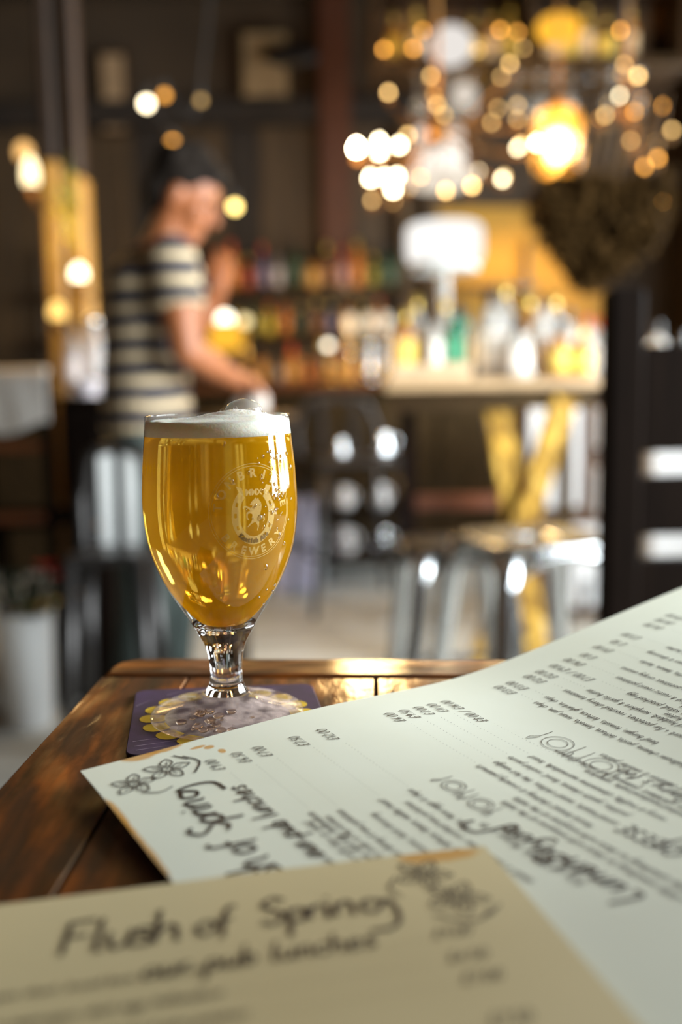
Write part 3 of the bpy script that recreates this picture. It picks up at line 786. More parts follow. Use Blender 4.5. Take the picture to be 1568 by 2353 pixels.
def sheet(surf, w, h, nx, ny, th=0.0004):
    """a thin sheet of card following surf(X mm, Y mm, offset)"""
    m = MB(); vs = []; uv = []
    for j in range(ny+1):
        for i in range(nx+1):
            X, Y = w*i/nx, h*j/ny; vs.append(surf(X, Y, 0)); uv.append((X/1000, Y/1000))
    k = len(vs)
    for j in range(ny+1):
        for i in range(nx+1): vs.append(surf(w*i/nx, h*j/ny, -th))
    n = nx+1; fs = []
    for j in range(ny):
        for i in range(nx):
            a = j*n+i; fs.append([a, a+1, a+n+1, a+n]); fs.append([k+a, k+a+n, k+a+n+1, k+a+1])
    for i in range(nx): fs.append([i+1, i, k+i, k+i+1]); a = ny*n+i; fs.append([a, a+1, k+a+1, k+a])
    for j in range(ny): fs.append([j*n, (j+1)*n, k+(j+1)*n, k+j*n]); a = j*n+nx; fs.append([a+n, a, k+a, k+a+n])
    return m.add(vs, fs, True), uv+uv


def put_sheet(root, surf, w, h, nx, ny, m):
    mb, uv = sheet(surf, w, h, nx, ny)
    o0 = ORG[root.name]; me = bpy.data.meshes.new('page'); me.from_pydata([v-o0 for v in mb.v], [], mb.f)
    me.polygons.foreach_set('use_smooth', [True]*len(me.polygons))
    ul = me.uv_layers.new(name='page')
    for lp in me.loops: ul.data[lp.index].uv = uv[lp.vertex_index]
    me.materials.append(m); o = bpy.data.objects.new('page', me); C.objects.link(o); o.parent = root; ORG[o.name] = o0.copy()
    sharp(o, 50)
    return o


# first menu: lies from beside the coaster across the table, lifting towards its far end
M1C = Vector((-0.1085, 0.389)); M1E = Vector((0.84, 0.543)).normalized(); M1S = Vector((0.513, -0.859)).normalized()


def surf1(X, Y, off):
    u = (297-X)/1000; v = Y/1000
    p = M1C+M1E*v+M1S*u
    base = (0.0052+0.0030*math.exp(-((v-.12)/.07)**2))*(0.35+0.65*math.exp(-(u/.07)**2))
    lift = base+0.155*(math.sqrt((v-.20)**2+.035**2)+(v-.20))/2-0.0006*math.exp(-v/.05)+0.0004*math.sin(v*24+u*11)
    return Vector((p.x, p.y, TZ+0.0012+lift+off))


menu1 = thing('menu_card', 'large cream handwritten menu lying upside down beside the beer glass, stained corner', 'menu', (0.1, 0.42, TZ))
pg1 = put_sheet(menu1, surf1, 297, 420, 40, 60, paper_mat('cream menu card', (0.68, 0.68, 0.575), [(0.297, 0.036, .004, .010), (0.297, 0.026, .006, .010), (0.289, 0.049, .0015, .004), (0.286, 0.053, .002, .0025), (0.279, 0.056, .0022, .0015), (0.250, 0.0, .016, .0022), (0.225, 0.0, .03, .0020)]))
T, I, D, Fl = write_menu(True)
for p_ in T: p_.mesh(surf1).build('title_words', ink, menu1, kind='stuff')
I.mesh(surf1).build('item_lettering', ink, menu1, kind='stuff')
for p_ in D: p_.mesh(surf1).build('plate_drawing', ink2, menu1, kind='stuff')
Fl.mesh(surf1).build('flower_drawing', ink2, menu1, kind='stuff')

# second menu: nearest the camera, over the first
M2A = Vector((0.0462, 0.3158)); M2E = Vector((-0.9812, -0.1930)).normalized(); M2D = Vector((0.25, -0.968)).normalized()


def surf2(X, Y, off):
    u = (297-X)/1000; v = Y/1000
    p = M2A+M2E*u+M2D*v
    z = TZ+0.0062+0.0008*math.sin(u*20+1)
    return Vector((p.x, p.y, z+off))


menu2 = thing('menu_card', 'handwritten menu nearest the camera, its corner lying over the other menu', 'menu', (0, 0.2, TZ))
pg2 = put_sheet(menu2, surf2, 297, 420, 30, 40, paper_mat('shade toned menu card', (0.58, 0.47, 0.27), [(0.280, 0.003, .014, .005)]))  # same cream card, its shade and warm cast put into the colour
T, I, D, Fl = write_menu(False)
for p_ in T: p_.mesh(surf2).build('title_words', ink, menu2, kind='stuff')
I.mesh(surf2).build('item_lettering', ink, menu2, kind='stuff'); Fl.mesh(surf2).build('flower_drawing', ink2, menu2, kind='stuff')

# ------------------------------------------------------------------ the man in the striped shirt
PY = 2.9


def loft(mb, rings, n=20):
    """rings of (centre, rx, ry[, tilt]) joined and capped: a tapered trunk"""
    vs = []; fs = []
    for c, rx, ry in rings:
        for k in range(n):
            a = 2*PI*k/n; vs.append(Vector(c)+Vector((rx*math.cos(a), ry*math.sin(a), 0)))
    for i in range(len(rings)-1):
        for k in range(n): fs.append([i*n+k, i*n+(k+1) % n, (i+1)*n+(k+1) % n, (i+1)*n+k])
    fs.append(list(range(n))[::-1]); fs.append([(len(rings)-1)*n+k for k in range(n)])
    return mb.add(vs, fs)


def limb(mb, pts, rs, n=14):
    P = [Vector(p) for p in pts]
    mb.tube(P, rs, n)
    for p, r in zip(P, rs): mb.ell(p, r, 12, 8)
    return mb


px0 = at(340, 960, PY).x
man = thing('person', 'person in navy and cream striped t-shirt, facing right, head bowed, arm reaching out', 'person', (px0, PY, 0))
def q(px, py, dy=0.0): return at(px, py, PY+dy)
sk = mat('warm skin', (0.30, 0.095, 0.032), 0.5, var=0.12, vscale=20)
body = MB()
hipz = 0.93; cx = px0+0.005
neckb = q(372, 556); shR = q(395, 600, -0.175); shL = q(400, 595, 0.175)
elR = q(428, 805, -0.21); wrR = q(535, 868, -0.06); haR = q(568, 884, -0.02)
elL = q(455, 745, 0.26); wrL = q(494, 692, 0.24)
chx = q(345, 650).x
loft(body, [((cx, PY, 0.86), .085, .135), ((cx, PY, 0.95), .100, .150), ((cx, PY, 1.08), .105, .145), ((chx, PY, 1.25), .115, .160), ((chx+.005, PY, 1.38), .110, .170), ((chx+.02, PY, 1.45), .075, .12), (tuple(neckb), .055, .06)])
hd = q(425, 455)
limb(body, [neckb-Vector((0, 0, .02)), neckb+(hd-neckb)*0.62], [.060, .055])
# head: skull, jaw, brow, nose, chin, ear, turned right and bowed
tilt = Matrix.Rotation(math.radians(28), 3, 'Y')
def hp_(x, y, z): return hd+tilt @ Vector((x, y, z))
body.ell(hp_(-.012, 0, .03), (.098, .076, .095), 20, 14, tilt)
body.ell(hp_(.025, 0, -.045), (.062, .055, .075), 18, 12, tilt)
body.ell(hp_(.062, 0, -.098), (.026, .030, .022), 12, 8, tilt)
body.tube([hp_(.085, 0, .012), hp_(.108, 0, -.022), hp_(.098, 0, -.036)], [.010, .015, .013], 10)
body.ell(hp_(.083, 0, .028), (.014, .050, .010), 12, 8, tilt)
body.ell(hp_(.082, 0, -.062), (.014, .024, .007), 10, 8, tilt); body.ell(hp_(.079, 0, -.075), (.014, .020, .007), 10, 8, tilt)
for s in (-1, 1):
    body.ell(hp_(-.012, s*.077, -.012), (.020, .010, .033), 12, 8, tilt)
    body.ell(hp_(.055, s*.040, -.030), (.025, .022, .025), 10, 8, tilt)
limb(body, [shR, (shR+elR)/2, elR], [.058, .053, .043]); limb(body, [elR, elR+(wrR-elR)*.35, wrR], [.043, .044, .029])
limb(body, [shL, (shL+elL)/2, elL], [.058, .052, .042]); limb(body, [elL, elL+(wrL-elL)*.35, wrL], [.042, .043, .028])


def hand(mb, wr, d, side, curl=0.6, up=Vector((0, 0, 1))):
    d = d.normalized(); s = d.cross(up).normalized()*side; nrm = s.cross(d).normalized()*side
    pc = wr+d*.045
    mb.ell(pc, (.02, .02, .02), 8, 6); mb.tube([wr, wr+d*.04, wr+d*.085], [.026, .036, .034], 10)
    for i, (o, l) in enumerate(((-.027, .070), (-.009, .080), (.010, .074), (.027, .058))):
        b0 = wr+d*.080+s*o; b1 = b0+d*l*.45-nrm*l*.15*curl; b2 = b1+d*l*.25-nrm*l*.35*curl; b3 = b2-nrm*l*.25*curl+d*l*.1
        mb.tube([b0, b1, b2, b3], [.0100, .0095, .0088, .0072], 8); mb.ell(b3, .0072, 8, 6); mb.ell(b1, .0096, 8, 6)
    t0 = wr+d*.025-s*.026; t1 = t0-s*.028+d*.025-nrm*.012; t2 = t1+d*.03-nrm*.014
    mb.tube([t0, t1, t2], [.014, .0115, .009], 8); mb.ell(t2, .009, 8, 6)


hand(body, wrR, haR-wrR, -1, 1.0); hand(body, wrL, q(503, 630, .22)-wrL, 1, 1.0, Vector((0, -1, 0)))
fx = cx+0.02
for s in (-1, 1):
    hip = Vector((cx, PY+s*.088, .88)); kn = Vector((cx+.03-.04*(s < 0), PY+s*.11, .48)); an = Vector((cx-.01-.06*(s < 0), PY+s*.12, .09))
    limb(body, [hip, (hip+kn)/2, kn], [.080, .076, .058]); limb(body, [kn, kn+(an-kn)*.3, an], [.060, .062, .040])
    limb(body, [an+Vector((-.03, 0, -.045)), an+Vector((.17, s*.02, -.06))], [.036, .028])
bo = body.build('body', sk, man); remesh(bo, 0.0075, 3)
# shirt
sm = bpy.data.materials.new('striped cotton'); sm.use_nodes = True; nt = sm.node_tree; L = nt.links.new; b = nt.nodes['Principled BSDF']
tc = nt.nodes.new('ShaderNodeTexCoord'); sx = nt.nodes.new('ShaderNodeSeparateXYZ'); L(tc.outputs['Object'], sx.inputs[0])
nz = nt.nodes.new('ShaderNodeTexNoise'); nz.inputs['Scale'].default_value = 5; L(tc.outputs['Object'], nz.inputs['Vector'])
ma = nt.nodes.new('ShaderNodeMath'); ma.operation = 'MULTIPLY_ADD'; L(nz.outputs['Fac'], ma.inputs[0]); ma.inputs[1].default_value = 0.028; L(sx.outputs['Z'], ma.inputs[2])
md = nt.nodes.new('ShaderNodeMath'); md.operation = 'DIVIDE'; L(ma.outputs[0], md.inputs[0]); md.inputs[1].default_value = 0.0655
fr = nt.nodes.new('ShaderNodeMath'); fr.operation = 'FRACT'; L(md.outputs[0], fr.inputs[0])
rp = nt.nodes.new('ShaderNodeValToRGB'); rp.color_ramp.interpolation = 'CONSTANT'; L(fr.outputs[0], rp.inputs[0])
rp.color_ramp.elements[0].color = (0.012, 0.012, 0.024, 1); rp.color_ramp.elements[1].position = 0.60; rp.color_ramp.elements[1].color = (0.46, 0.34, 0.20, 1)
L(rp.outputs[0], b.inputs['Base Color']); b.inputs['Roughness'].default_value = 0.85
sh = MB()
loft(sh, [((cx-.005, PY, 0.945), .132, .180), ((cx-.005, PY, 1.02), .128, .172), ((cx-.005, PY, 1.12), .122, .163), ((chx-.002, PY, 1.26), .131, .176), ((chx+.002, PY, 1.38), .124, .182), ((chx+.02, PY, 1.445), .085, .13), (tuple(neckb+Vector((-.005, 0, -.012))), .064, .07)])
for a, e_ in ((shR, elR), (shL, elL)):
    limb(sh, [a+Vector((0, 0, .002)), a+(e_-a)*.30], [.070, .069]); sh.tube([a+(e_-a)*.28, a+(e_-a)*.54], [.069, .072], 16)
so = sh.build('shirt', sm, man, label='navy t-shirt with cream stripes'); remesh(so, 0.009, 2)
tr_ = MB()
loft(tr_, [((cx, PY, .78), .118, .185), ((cx, PY, .90), .128, .188), ((cx, PY, .965), .122, .174)])
for s in (-1, 1):
    hip = Vector((cx, PY+s*.088, .86)); kn = Vector((cx+.03-.04*(s < 0), PY+s*.11, .48)); an = Vector((cx-.01-.06*(s < 0), PY+s*.12, .07))
    tr_.tube([hip, (hip+kn)/2, kn, (kn+an)/2, an], [.106, .096, .080, .074, .066], 16)
to = tr_.build('trousers', mat('grey green trousers', (0.045, 0.058, 0.052), 0.85, var=0.3, vscale=12), man); remesh(to, 0.010, 3)
hr = MB()
hr.ell(hp_(-.028, 0, .050), (.098, .086, .090), 20, 14, tilt); hr.ell(hp_(-.070, 0, -.005), (.050, .074, .075), 16, 12, tilt); hr.ell(hp_(.040, 0, .088), (.050, .068, .040), 16, 12, tilt)
for i in range(40):
    a, t = random.uniform(0, 2*PI), random.uniform(0, 1.3)
    hr.ell(hp_(-.028+.095*math.sin(t)*math.cos(a), .083*math.sin(t)*math.sin(a), .05+.088*math.cos(t)), random.uniform(.012, .022), 8, 6)
ho_ = hr.build('hair', mat('dark brown hair', (0.014, 0.009, 0.006), 0.85, var=0.4, vscale=60, spec=.15), man); remesh(ho_, 0.008, 1)
shoe_m = mat('dark shoe leather', (0.02, 0.015, 0.012), 0.4)
for s in (-1, 1):
    an = Vector((cx-.01-.06*(s < 0), PY+s*.12, .09)); m = MB()
    limb(m, [an+Vector((-.035, 0, -.042)), an+Vector((.05, s*.008, -.045)), an+Vector((.17, s*.02, -.055))], [.048, .046, .035])
    remesh(m.build('shoe', shoe_m, man), .009, 2)
for s in (-1, 1):
    MB().ell(hp_(.073, s*.033, .008), (.011, .013, .009), 10, 8, tilt).build('eye', mat('eye', (.12, .09, .07), .2), man)
clo = MB(); c0 = haR+Vector((.02, -.02, -.05))
for i in range(6): clo.ell(c0+Vector((random.uniform(-.04, .03), random.uniform(-.03, .03), random.uniform(-.05, .02))), (.035, .03, .03), 10, 8)
co_ = clo.build('bar_cloth', mat('off white cloth', (0.55, 0.48, 0.42), 0.9), kind=None, org=tuple(c0), label='crumpled off-white cloth held in the hand of the person in stripes', cat='cloth'); remesh(co_, .01, 2)

# ------------------------------------------------------------------ metal seats
steel = mat('galvanised steel', (0.62, 0.62, 0.62), 0.22, 1.0, var=0.15, vscale=25)
dsteel = mat('gunmetal', (0.055, 0.050, 0.048), 0.32, 0.8, var=0.2, vscale=25)
rub = mat('black rubber', (0.02, 0.02, 0.02), 0.7)


def metal_stool(x, y, h, w, label, m, group=None, rot=0.3, leg_m=None):
    t = thing('bar_stool', label, 'stool', (x, y, 0), group)
    R = Matrix.Rotation(rot, 3, 'Z'); c = Vector((x, y, 0))
    W_ = lambda a, b, z: c+R @ Vector((a, b, z))
    s = MB(); n = 40; prof = []
    def sq(r, z):
        return [W_(*(Vector((math.copysign(abs(math.cos(a))**.45, math.cos(a)), math.copysign(abs(math.sin(a))**.45, math.sin(a))))*r), z) for a in [2*PI*k/n for k in range(n)]]
    rings = [sq(w*.5, h-.030), sq(w*.515, h-.012), sq(w*.5, h-.002), sq(w*.45, h), sq(w*.30, h-.004), sq(w*.07, h-.004)]
    inner = [sq(w*.07, h-.012), sq(w*.47, h-.012), sq(w*.47, h-.030)]
    allr = rings+inner; vs = sum(allr, []); fs = []
    for i in range(len(allr)):
        j = (i+1) % len(allr)
        for k in range(n): fs.append([i*n+k, i*n+(k+1) % n, j*n+(k+1) % n, j*n+k])
    s.add(vs, fs).build('seat', m, t)
    for sx_, sy_ in ((1, 1), (-1, 1), (-1, -1), (1, -1)):
        l = MB(); top = W_(sx_*w*.40, sy_*w*.40, h-.02); knee = W_(sx_*w*.47, sy_*w*.47, h-.09); bot = W_(sx_*w*.68, sy_*w*.68, .02)
        l.tube([top, knee, knee+(bot-knee)*.5, bot], [.028, .026, .021, .016], 12)
        lo = l.build('leg', leg_m or m, t); MB().lathe([(.02, 0), (.02, .02), (.016, .022)], tuple(Vector((bot.x, bot.y, 0))), 12).build('foot', rub, lo)
    for k in range(4):
        a = [(1, 1), (-1, 1), (-1, -1), (1, -1)][k]; b_ = [(1, 1), (-1, 1), (-1, -1), (1, -1)][(k+1) % 4]
        f = (h-.30)/h; ww = w*(.47+.21*(1-.30/.75*1.2))
        MB().tube([W_(a[0]*w*.60, a[1]*w*.60, .30), W_(b_[0]*w*.60, b_[1]*w*.60, .30)], .010, 8).build('stretcher', m, t)
        # pressed arch under the seat edge
        A_, B_ = W_(a[0]*w*.47, a[1]*w*.47, h-.10), W_(b_[0]*w*.47, b_[1]*w*.47, h-.10); up = Vector((0, 0, 1))
        pts = [A_+(B_-A_)*u+up*(.075*math.sin(PI*u)**.5) for u in [i/8 for i in range(9)]]
        MB().tube(pts, .012, 8).build('arch', m, t)
    return t


sp_ = at(1228, 1228, 2.16)
metal_stool(sp_.x, 2.16, sp_.z, 0.29, 'galvanised steel bar stool in front of the yellow trestle table', steel)


def metal_chair(x, y, rot, h, w, label, m, seat_h=.72, slats=2, slat_m=None):
    t = thing('metal_chair', label, 'chair', (x, y, 0)); R = Matrix.Rotation(rot, 3, 'Z'); c = Vector((x, y, 0))
    W_ = lambda a, b, z: c+R @ Vector((a, b, z))
    MB().box(W_(0, 0, seat_h), (w, w, .025), R, .008).build('seat', m, t)
    hoop = [W_(-w*.5, w*.5, seat_h), W_(-w*.52, w*.56, seat_h+.12), W_(-w*.47, w*.60, h-.10), W_(-w*.36, w*.61, h-.02), W_(0, w*.62, h), W_(w*.36, w*.61, h-.02), W_(w*.47, w*.60, h-.10), W_(w*.52, w*.56, seat_h+.12), W_(w*.5, w*.5, seat_h)]
    MB().tube([Vector(v) for v in cat([tuple(p) for p in hoop], 4)], .016, 10).build('back_hoop', m, t)
    for k in range(slats):
        u = (k-(slats-1)/2)*(w*.42 if w > .3 else .064)
        MB().beam(W_(u, w*.52, seat_h), W_(u, w*.61, h-.01), .034, .006, .002).build('back_slat', slat_m or m, t)
    for a, b_ in ((1, 1), (-1, 1), (-1, -1), (1, -1)):
        MB().tube([W_(a*w*.44, b_*w*.44, seat_h), W_(a*w*.60, b_*w*.60, 0.0)], [.02, .014], 10).build('leg', m, t)
    for a, b_ in (((1, 1), (-1, 1)), ((-1, 1), (-1, -1)), ((-1, -1), (1, -1)), ((1, -1), (1, 1))):
        MB().tube([W_(a[0]*w*.54, a[1]*w*.54, .26), W_(b_[0]*w*.54, b_[1]*w*.54, .26)], .009, 8).build('stretcher', m, t)
    return t


p = at(800, 915, 4.9); metal_chair(p.x, 4.72, 0.25, p.z, .40, 'gunmetal bar chair with a pale rounded back hoop right of the beer glass', dsteel, .70)
p = at(268, 1028, 2.55); metal_chair(p.x, 2.44, 0.0, p.z, .185, 'narrow pale metal chair with two back slats beside the person in stripes', dsteel, at(268, 1262, 2.52).z, slat_m=mat('pale grey paint', (.75, .74, .72), .4))
p = at(1045, 1000, 2.56); metal_stool(p.x, 2.56, .66, .24, 'dark gunmetal bar stool in the shade left of the trestle legs', dsteel, rot=.1, leg_m=steel)

# pedestal table below the reaching hand, mostly hidden by the glass
dwood = wood('dark stained wood', (.012, .006, .004), (.028, .013, .007), (.05, .024, .011), .35, .3)
p = at(552, 920, 3.32); t = thing('pedestal_table', 'dark round bar table under the hand of the person in stripes', 'table', (p.x, 3.32, 0))
zt = p.z-.045
MB().lathe([(0, zt-.03), (.185, zt-.03), (.19, zt-.02), (.19, zt-.006), (.185, zt), (0, zt)], (p.x, 3.32, 0), 36).build('table_top', dwood, t)
MB().lathe([(.030, .03), (.026, .3), (.026, .8), (.045, zt-.031)], (p.x-.02, 3.32, 0), 20).build('pedestal', dwood, t)
MB().lathe([(.0, 0), (.12, 0), (.12, .015), (.06, .03), (.0, .04)], (p.x-.02, 3.32, 0), 24).build('base', dwood, t)

# ------------------------------------------------------------------ trestle table with bottles, right
yel = wood('honey yellow timber', (.46, .24, .035), (.68, .38, .06), (.82, .52, .12), .4, .2, axis=(8, 8, 2))
HT = at(1245, 868, 3.3).z; HY0, HY1 = 3.3, 3.85
xl, xr = at(885, 868, 3.3).x, at(1400, 868, 3.3).x
set_m_ = mat('black stained post', (.008, .004, .003), .8, spec=.05)
tt = thing('trestle_table', 'high timber table on crossed yellow legs crowded with bottles', 'table', ((xl+xr)/2, 3.57, 0))
lt = mat('scrubbed pale board', (.52, .33, .17), .35, var=.3, vscale=8, stretch=(1, 8, 8))
for k in range(4):
    MB().box(((xl+xr)/2, HY0+.07+k*.137, HT-.0175), (xr-xl, .134, .035), bev=.004).build('table_board', lt, tt)
def X(px, py, Y): return at(px, py, Y)
for Y in (3.42,):
    k = 3.42
    a0, a1 = X(1290, 900, 3.42), X(1195, 1215, 3.42); b0, b1 = X(1142, 900, 3.42), X(1190, 1215, 3.42)
    e0 = a0+(a1-a0)*((HT-.035-a0.z)/(a1.z-a0.z)); ea = a0+(a1-a0)*(a0.z/(a0.z-a1.z))
    f0 = b0+(b1-b0)*((HT-.035-b0.z)/(b1.z-b0.z)); fb = b0+(b1-b0)*(b0.z/(b0.z-b1.z))
    o = 0.0 if Y < 3.5 else 0.0
    for n_, (s_, e_) in enumerate(((e0, ea), (f0, fb))):
        yo = Y+(.03 if n_ else -.03)
        MB().beam((s_.x, yo, s_.z-.03), (e_.x, yo, .02), .085, .05, .006, (0, 1, 0)).build('trestle_leg', yel, tt)
a_, b_ = at(930, 1170, 3.6), at(1065, 1170, 3.6)
MB().beam((a_.x, 3.8, a_.z), (xr-.1, 3.8, a_.z), .05, .05).build('stretcher', mat('red brown rail', (.15, .04, .014), .4, var=.3), tt)
MB().box(((xl+xr)/2, 3.40, HT-.07), (xr-xl-.06, .03, .07)).build('apron', dwood, tt)
MB().box((xl+.10, 3.68, (HT-.035)/2), (.05, .08, HT-.035)).build('post_leg', set_m_, tt)
MB().box((xr-.04, 3.75, (HT-.035)/2), (.05, .06, HT-.035)).build('post_leg', dwood, tt)

# bottles -------------------------------------------------------------
capm = mat('dark cap', (.02, .015, .012), .3); goldcap = mat('gold foil cap', (.75, .5, .12), .3, .8); redcap = mat('red cap', (.5, .06, .02), .4)
BOT = {}
def bglass(col):
    k = 'bottle glass %.2f %.2f %.2f' % col
    return mat(k, col, .06, 0, .55, ior=1.45)
def blabel(col): return mat('paper label %.2f %.2f %.2f' % col, col, .6)


SHAPES = {
 'wine': [(.0, 0), (.036, 0), (.038, .004), (.038, .18), (.034, .205), (.018, .235), (.0145, .25), (.0145, .295), (.0155, .297), (.0155, .305)],
 'spirit': [(.0, 0), (.038, 0), (.041, .004), (.041, .165), (.036, .185), (.016, .205), (.0145, .215), (.0145, .262), (.017, .264), (.017, .272)],
 'beer': [(.0, 0), (.028, 0), (.0305, .004), (.0305, .13), (.026, .155), (.0145, .19), (.0125, .205), (.0125, .225), (.0135, .227), (.0135, .232)],
 'squat': [(.0, 0), (.044, 0), (.048, .006), (.048, .12), (.042, .145), (.018, .16), (.016, .17), (.016, .20), (.019, .202), (.019, .215)],
}


def bottle(x, y, z, H, kind, glass, label_c, cap_m, label, group, wk=1.0):
    t = thing('bottle', label, 'bottle', (x, y, z), group)
    pr = SHAPES[kind]; k = H/pr[-1][1]; pr = [(r*k*wk, zz*k) for r, zz in pr]
    zc = pr[-3][1]-(.03*k)
    MB().lathe([p_ for p_ in pr if p_[1] <= zc+.001]+[(pr[-3][0], zc), (0, zc+.0005)], (x, y, z), 20).build('glass_body', bglass(glass), t)
    MB().lathe([(pr[-3][0]*1.08, zc-.012*k), (pr[-1][0], zc+.002), (pr[-1][0], pr[-1][1]), (0, pr[-1][1])], (x, y, z), 16).build('cap', cap_m, t)
    r = max(p_[0] for p_ in pr)+.0006; top = [p_[1] for p_ in pr if abs(p_[0]-(r-.0006)) < 1e-4][-1]
    MB().lathe([(r, top*.22), (r, top*.86)], (x, y, z), 24, -PI/2-1.35, -PI/2+1.35).build('paper_label', blabel(label_c), t)
    return t


WH = (.86, .76, .66); CRM = (.80, .58, .34); YE = (.80, .55, .10); CLEAR = (.80, .74, .66); AMB = (.65, .28, .04); GRN = (.04, .30, .14); DGR = (.02, .06, .025); BRN = (.12, .04, .012)
NAMEC = {WH: 'white', CRM: 'cream', YE: 'yellow'}
def on_table(px, Y, z): 
    p_ = at(px, 860, Y); return p_.x
# standing on the trestle table: (px, depth, height, shape, glass, label, cap, words, width)
TB = [
 (1128, 3.50, .31, 'spirit', CLEAR, WH, capm, 'tall clear bottle with a white label, first right of the crate', 1.0),
 (1158, 3.62, .34, 'wine', CLEAR, WH, goldcap, 'tallest clear bottle with gold foil, behind the white labels', 1.0),
 (1190, 3.40, .20, 'squat', CLEAR, WH, capm, 'squat clear bottle with a broad white label at the table front', 1.0),
 (1214, 3.66, .30, 'spirit', AMB, WH, goldcap, 'amber spirit bottle behind the squat white-labelled one', 1.0),
 (1243, 3.48, .28, 'wine', CLEAR, WH, capm, 'clear wine-shaped bottle at the middle of the trestle table', 1.1),
 (1272, 3.67, .30, 'spirit', CLEAR, CRM, goldcap, 'clear bottle with cream label and gold cap, back row', 1.0),
 (1284, 3.38, .19, 'squat', AMB, YE, capm, 'squat amber bottle with a yellow label near the table front', .9),
 (1305, 3.53, .24, 'spirit', CLEAR, WH, capm, 'short clear bottle between two yellow-labelled ones', 1.0),
 (1336, 3.39, .17, 'squat', AMB, YE, goldcap, 'smallest amber bottle with a yellow label at the front edge', 1.0),
 (1345, 3.55, .21, 'beer', CLEAR, CRM, redcap, 'small clear bottle with a red cap left of the dark settle post', 1.3),
 (1378, 3.46, .20, 'spirit', CLEAR, WH, redcap, 'clear bottle with white label and red cap, last before the dark post', 1.0)]
for px, Y, H, kd, gl_c, lc, cm, lab, wk in TB:
    bottle(on_table(px, Y, HT), Y, HT, H, kd, gl_c, lc, cm, lab, 'bottles on the trestle table', wk)
# wooden crate with its own bottles
cx0, cx1 = at(898, 850, 3.34).x, at(1086, 850, 3.34).x
ct = thing('crate', 'open pale wooden crate holding bottles on the left of the trestle table', 'crate', ((cx0+cx1)/2, 3.47, HT))
pale = mat('pale crate wood', (.62, .42, .24), .55, var=.25, vscale=12)
MB().box(((cx0+cx1)/2, 3.47, HT+.008), (cx1-cx0, .26, .014)).build('base', pale, ct)
MB().box(((cx0+cx1)/2, 3.346, HT+.030), (cx1-cx0, .012, .046)).build('front_slat', pale, ct)
MB().box(((cx0+cx1)/2, 3.594, HT+.030), (cx1-cx0, .012, .046)).build('back_slat', pale, ct)
for x in (cx0+.01, cx1-.01):
    MB().box((x, 3.47, HT+.09), (.012, .24, .15)).build('side', pale, ct)
CB = [
 (932, 3.42, .22, 'spirit', AMB, YE, goldcap, 'amber bottle with a yellow label at the left end of the crate', 1.0),
 (958, 3.52, .27, 'wine', CLEAR, CRM, goldcap, 'clear bottle with a cream label and gold foil inside the crate', 1.0),
 (998, 3.41, .21, 'spirit', CLEAR, WH, capm, 'clear bottle with tall white label in the middle of the crate', .9),
 (1022, 3.54, .26, 'wine', CLEAR, WH, goldcap, 'clear bottle rising behind the green one in the crate', 1.0),
 (1050, 3.41, .24, 'spirit', GRN, (.10, .42, .22), capm, 'bright green bottle in the crate', 1.15),
 (1066, 3.50, .23, 'beer', (.30, .50, .52), CRM, capm, 'blue-green bottle at the right end of the crate', 1.0)]
for px, Y, H, kd, gl_c, lc, cm, lab, wk in CB:
    bottle(on_table(px, Y, HT), Y, HT+.0155, H, kd, gl_c, lc, cm, lab, 'bottles in the crate', wk)
# lamp with a rounded white shade standing behind the crate
lp = at(1022, 560, 3.72); t = thing('table_lamp', 'lamp with a wide rounded white shade behind the bottle crate', 'lamp', (lp.x, 3.72, HT))
sc_ = scale(3.72)
shade = emat('lit white shade', (1.0, .97, .92), 1.15)
hw, hh = 86*sc_, 44*sc_
MB().lathe([(.0, hh), (hw*.80, hh), (hw*.95, hh*.85), (hw, hh*.5), (hw, -hh*.4), (hw*.96, -hh*.8), (hw*.85, -hh)], (lp.x, 3.72, lp.z), 40).build('shade', shade, t)
MB().lathe([(.07, 0), (.07, .012), (.02, .03), (.018, lp.z-hh-HT), (.03, lp.z-hh-HT+.03)], (lp.x, 3.72, HT), 20).build('stand', mat('pale glass stand', (.7, .68, .62), .1, 0, .5), t)
MB().lathe([(hw*.86, 0), (hw*.86, .03), (hw*.80, .03), (hw*.80, 0)], (lp.x, 3.72, lp.z-hh-.028), 40, closed=True).build('trim_ring', mat('pale grey ring', (.6, .6, .57), .5), t)

# ------------------------------------------------------------------ white cabinet behind the trestle
cw = mat('white enamel', (.80, .79, .80), .35)
fy = 4.3
x0, x1 = at(1215, 1000, fy).x, at(1402, 1000, fy).x; zt_, zm, zb = at(1300, 935, fy).z, at(1300, 1190, fy).z, 0.0
xm = at(1340, 1000, fy).x; xn = at(1372, 1000, fy).x
cab = thing('white_cabinet', 'white cabinet with brown wooden frame behind the trestle legs', 'cabinet', ((x0+x1)/2, fy+.25, 0))
MB().box(((x0+x1)/2, fy+.27, (zt_+zb)/2), (x1-x0, .46, zt_-zb)).build('body', mat('brown cabinet carcass', (.10, .045, .018), .5, var=.3), cab)
MB().box(((x0+xm)/2, fy+.025, (zt_+zm)/2+.02), (xm-x0-.01, .03, zt_-zm-.05), bev=.006).build('door', cw, cab)
for z0_, z1_ in ((at(1385, 1030, fy).z, zt_-.01), (at(1385, 1190, fy).z+.02, at(1385, 1075, fy).z)):
    MB().box(((xn+x1)/2, fy+.025, (z0_+z1_)/2), (x1-xn-.01, .03, z1_-z0_), bev=.006).build('side_panel', cw, cab)
lz = zm-.035
lo_d = MB().box(((at(1275, 1300, fy).x+x1)/2, fy+.025, (lz+.06)/2), (x1-at(1275, 1300, fy).x, .03, lz-.06), bev=.006).build('lower_door', cw, cab)
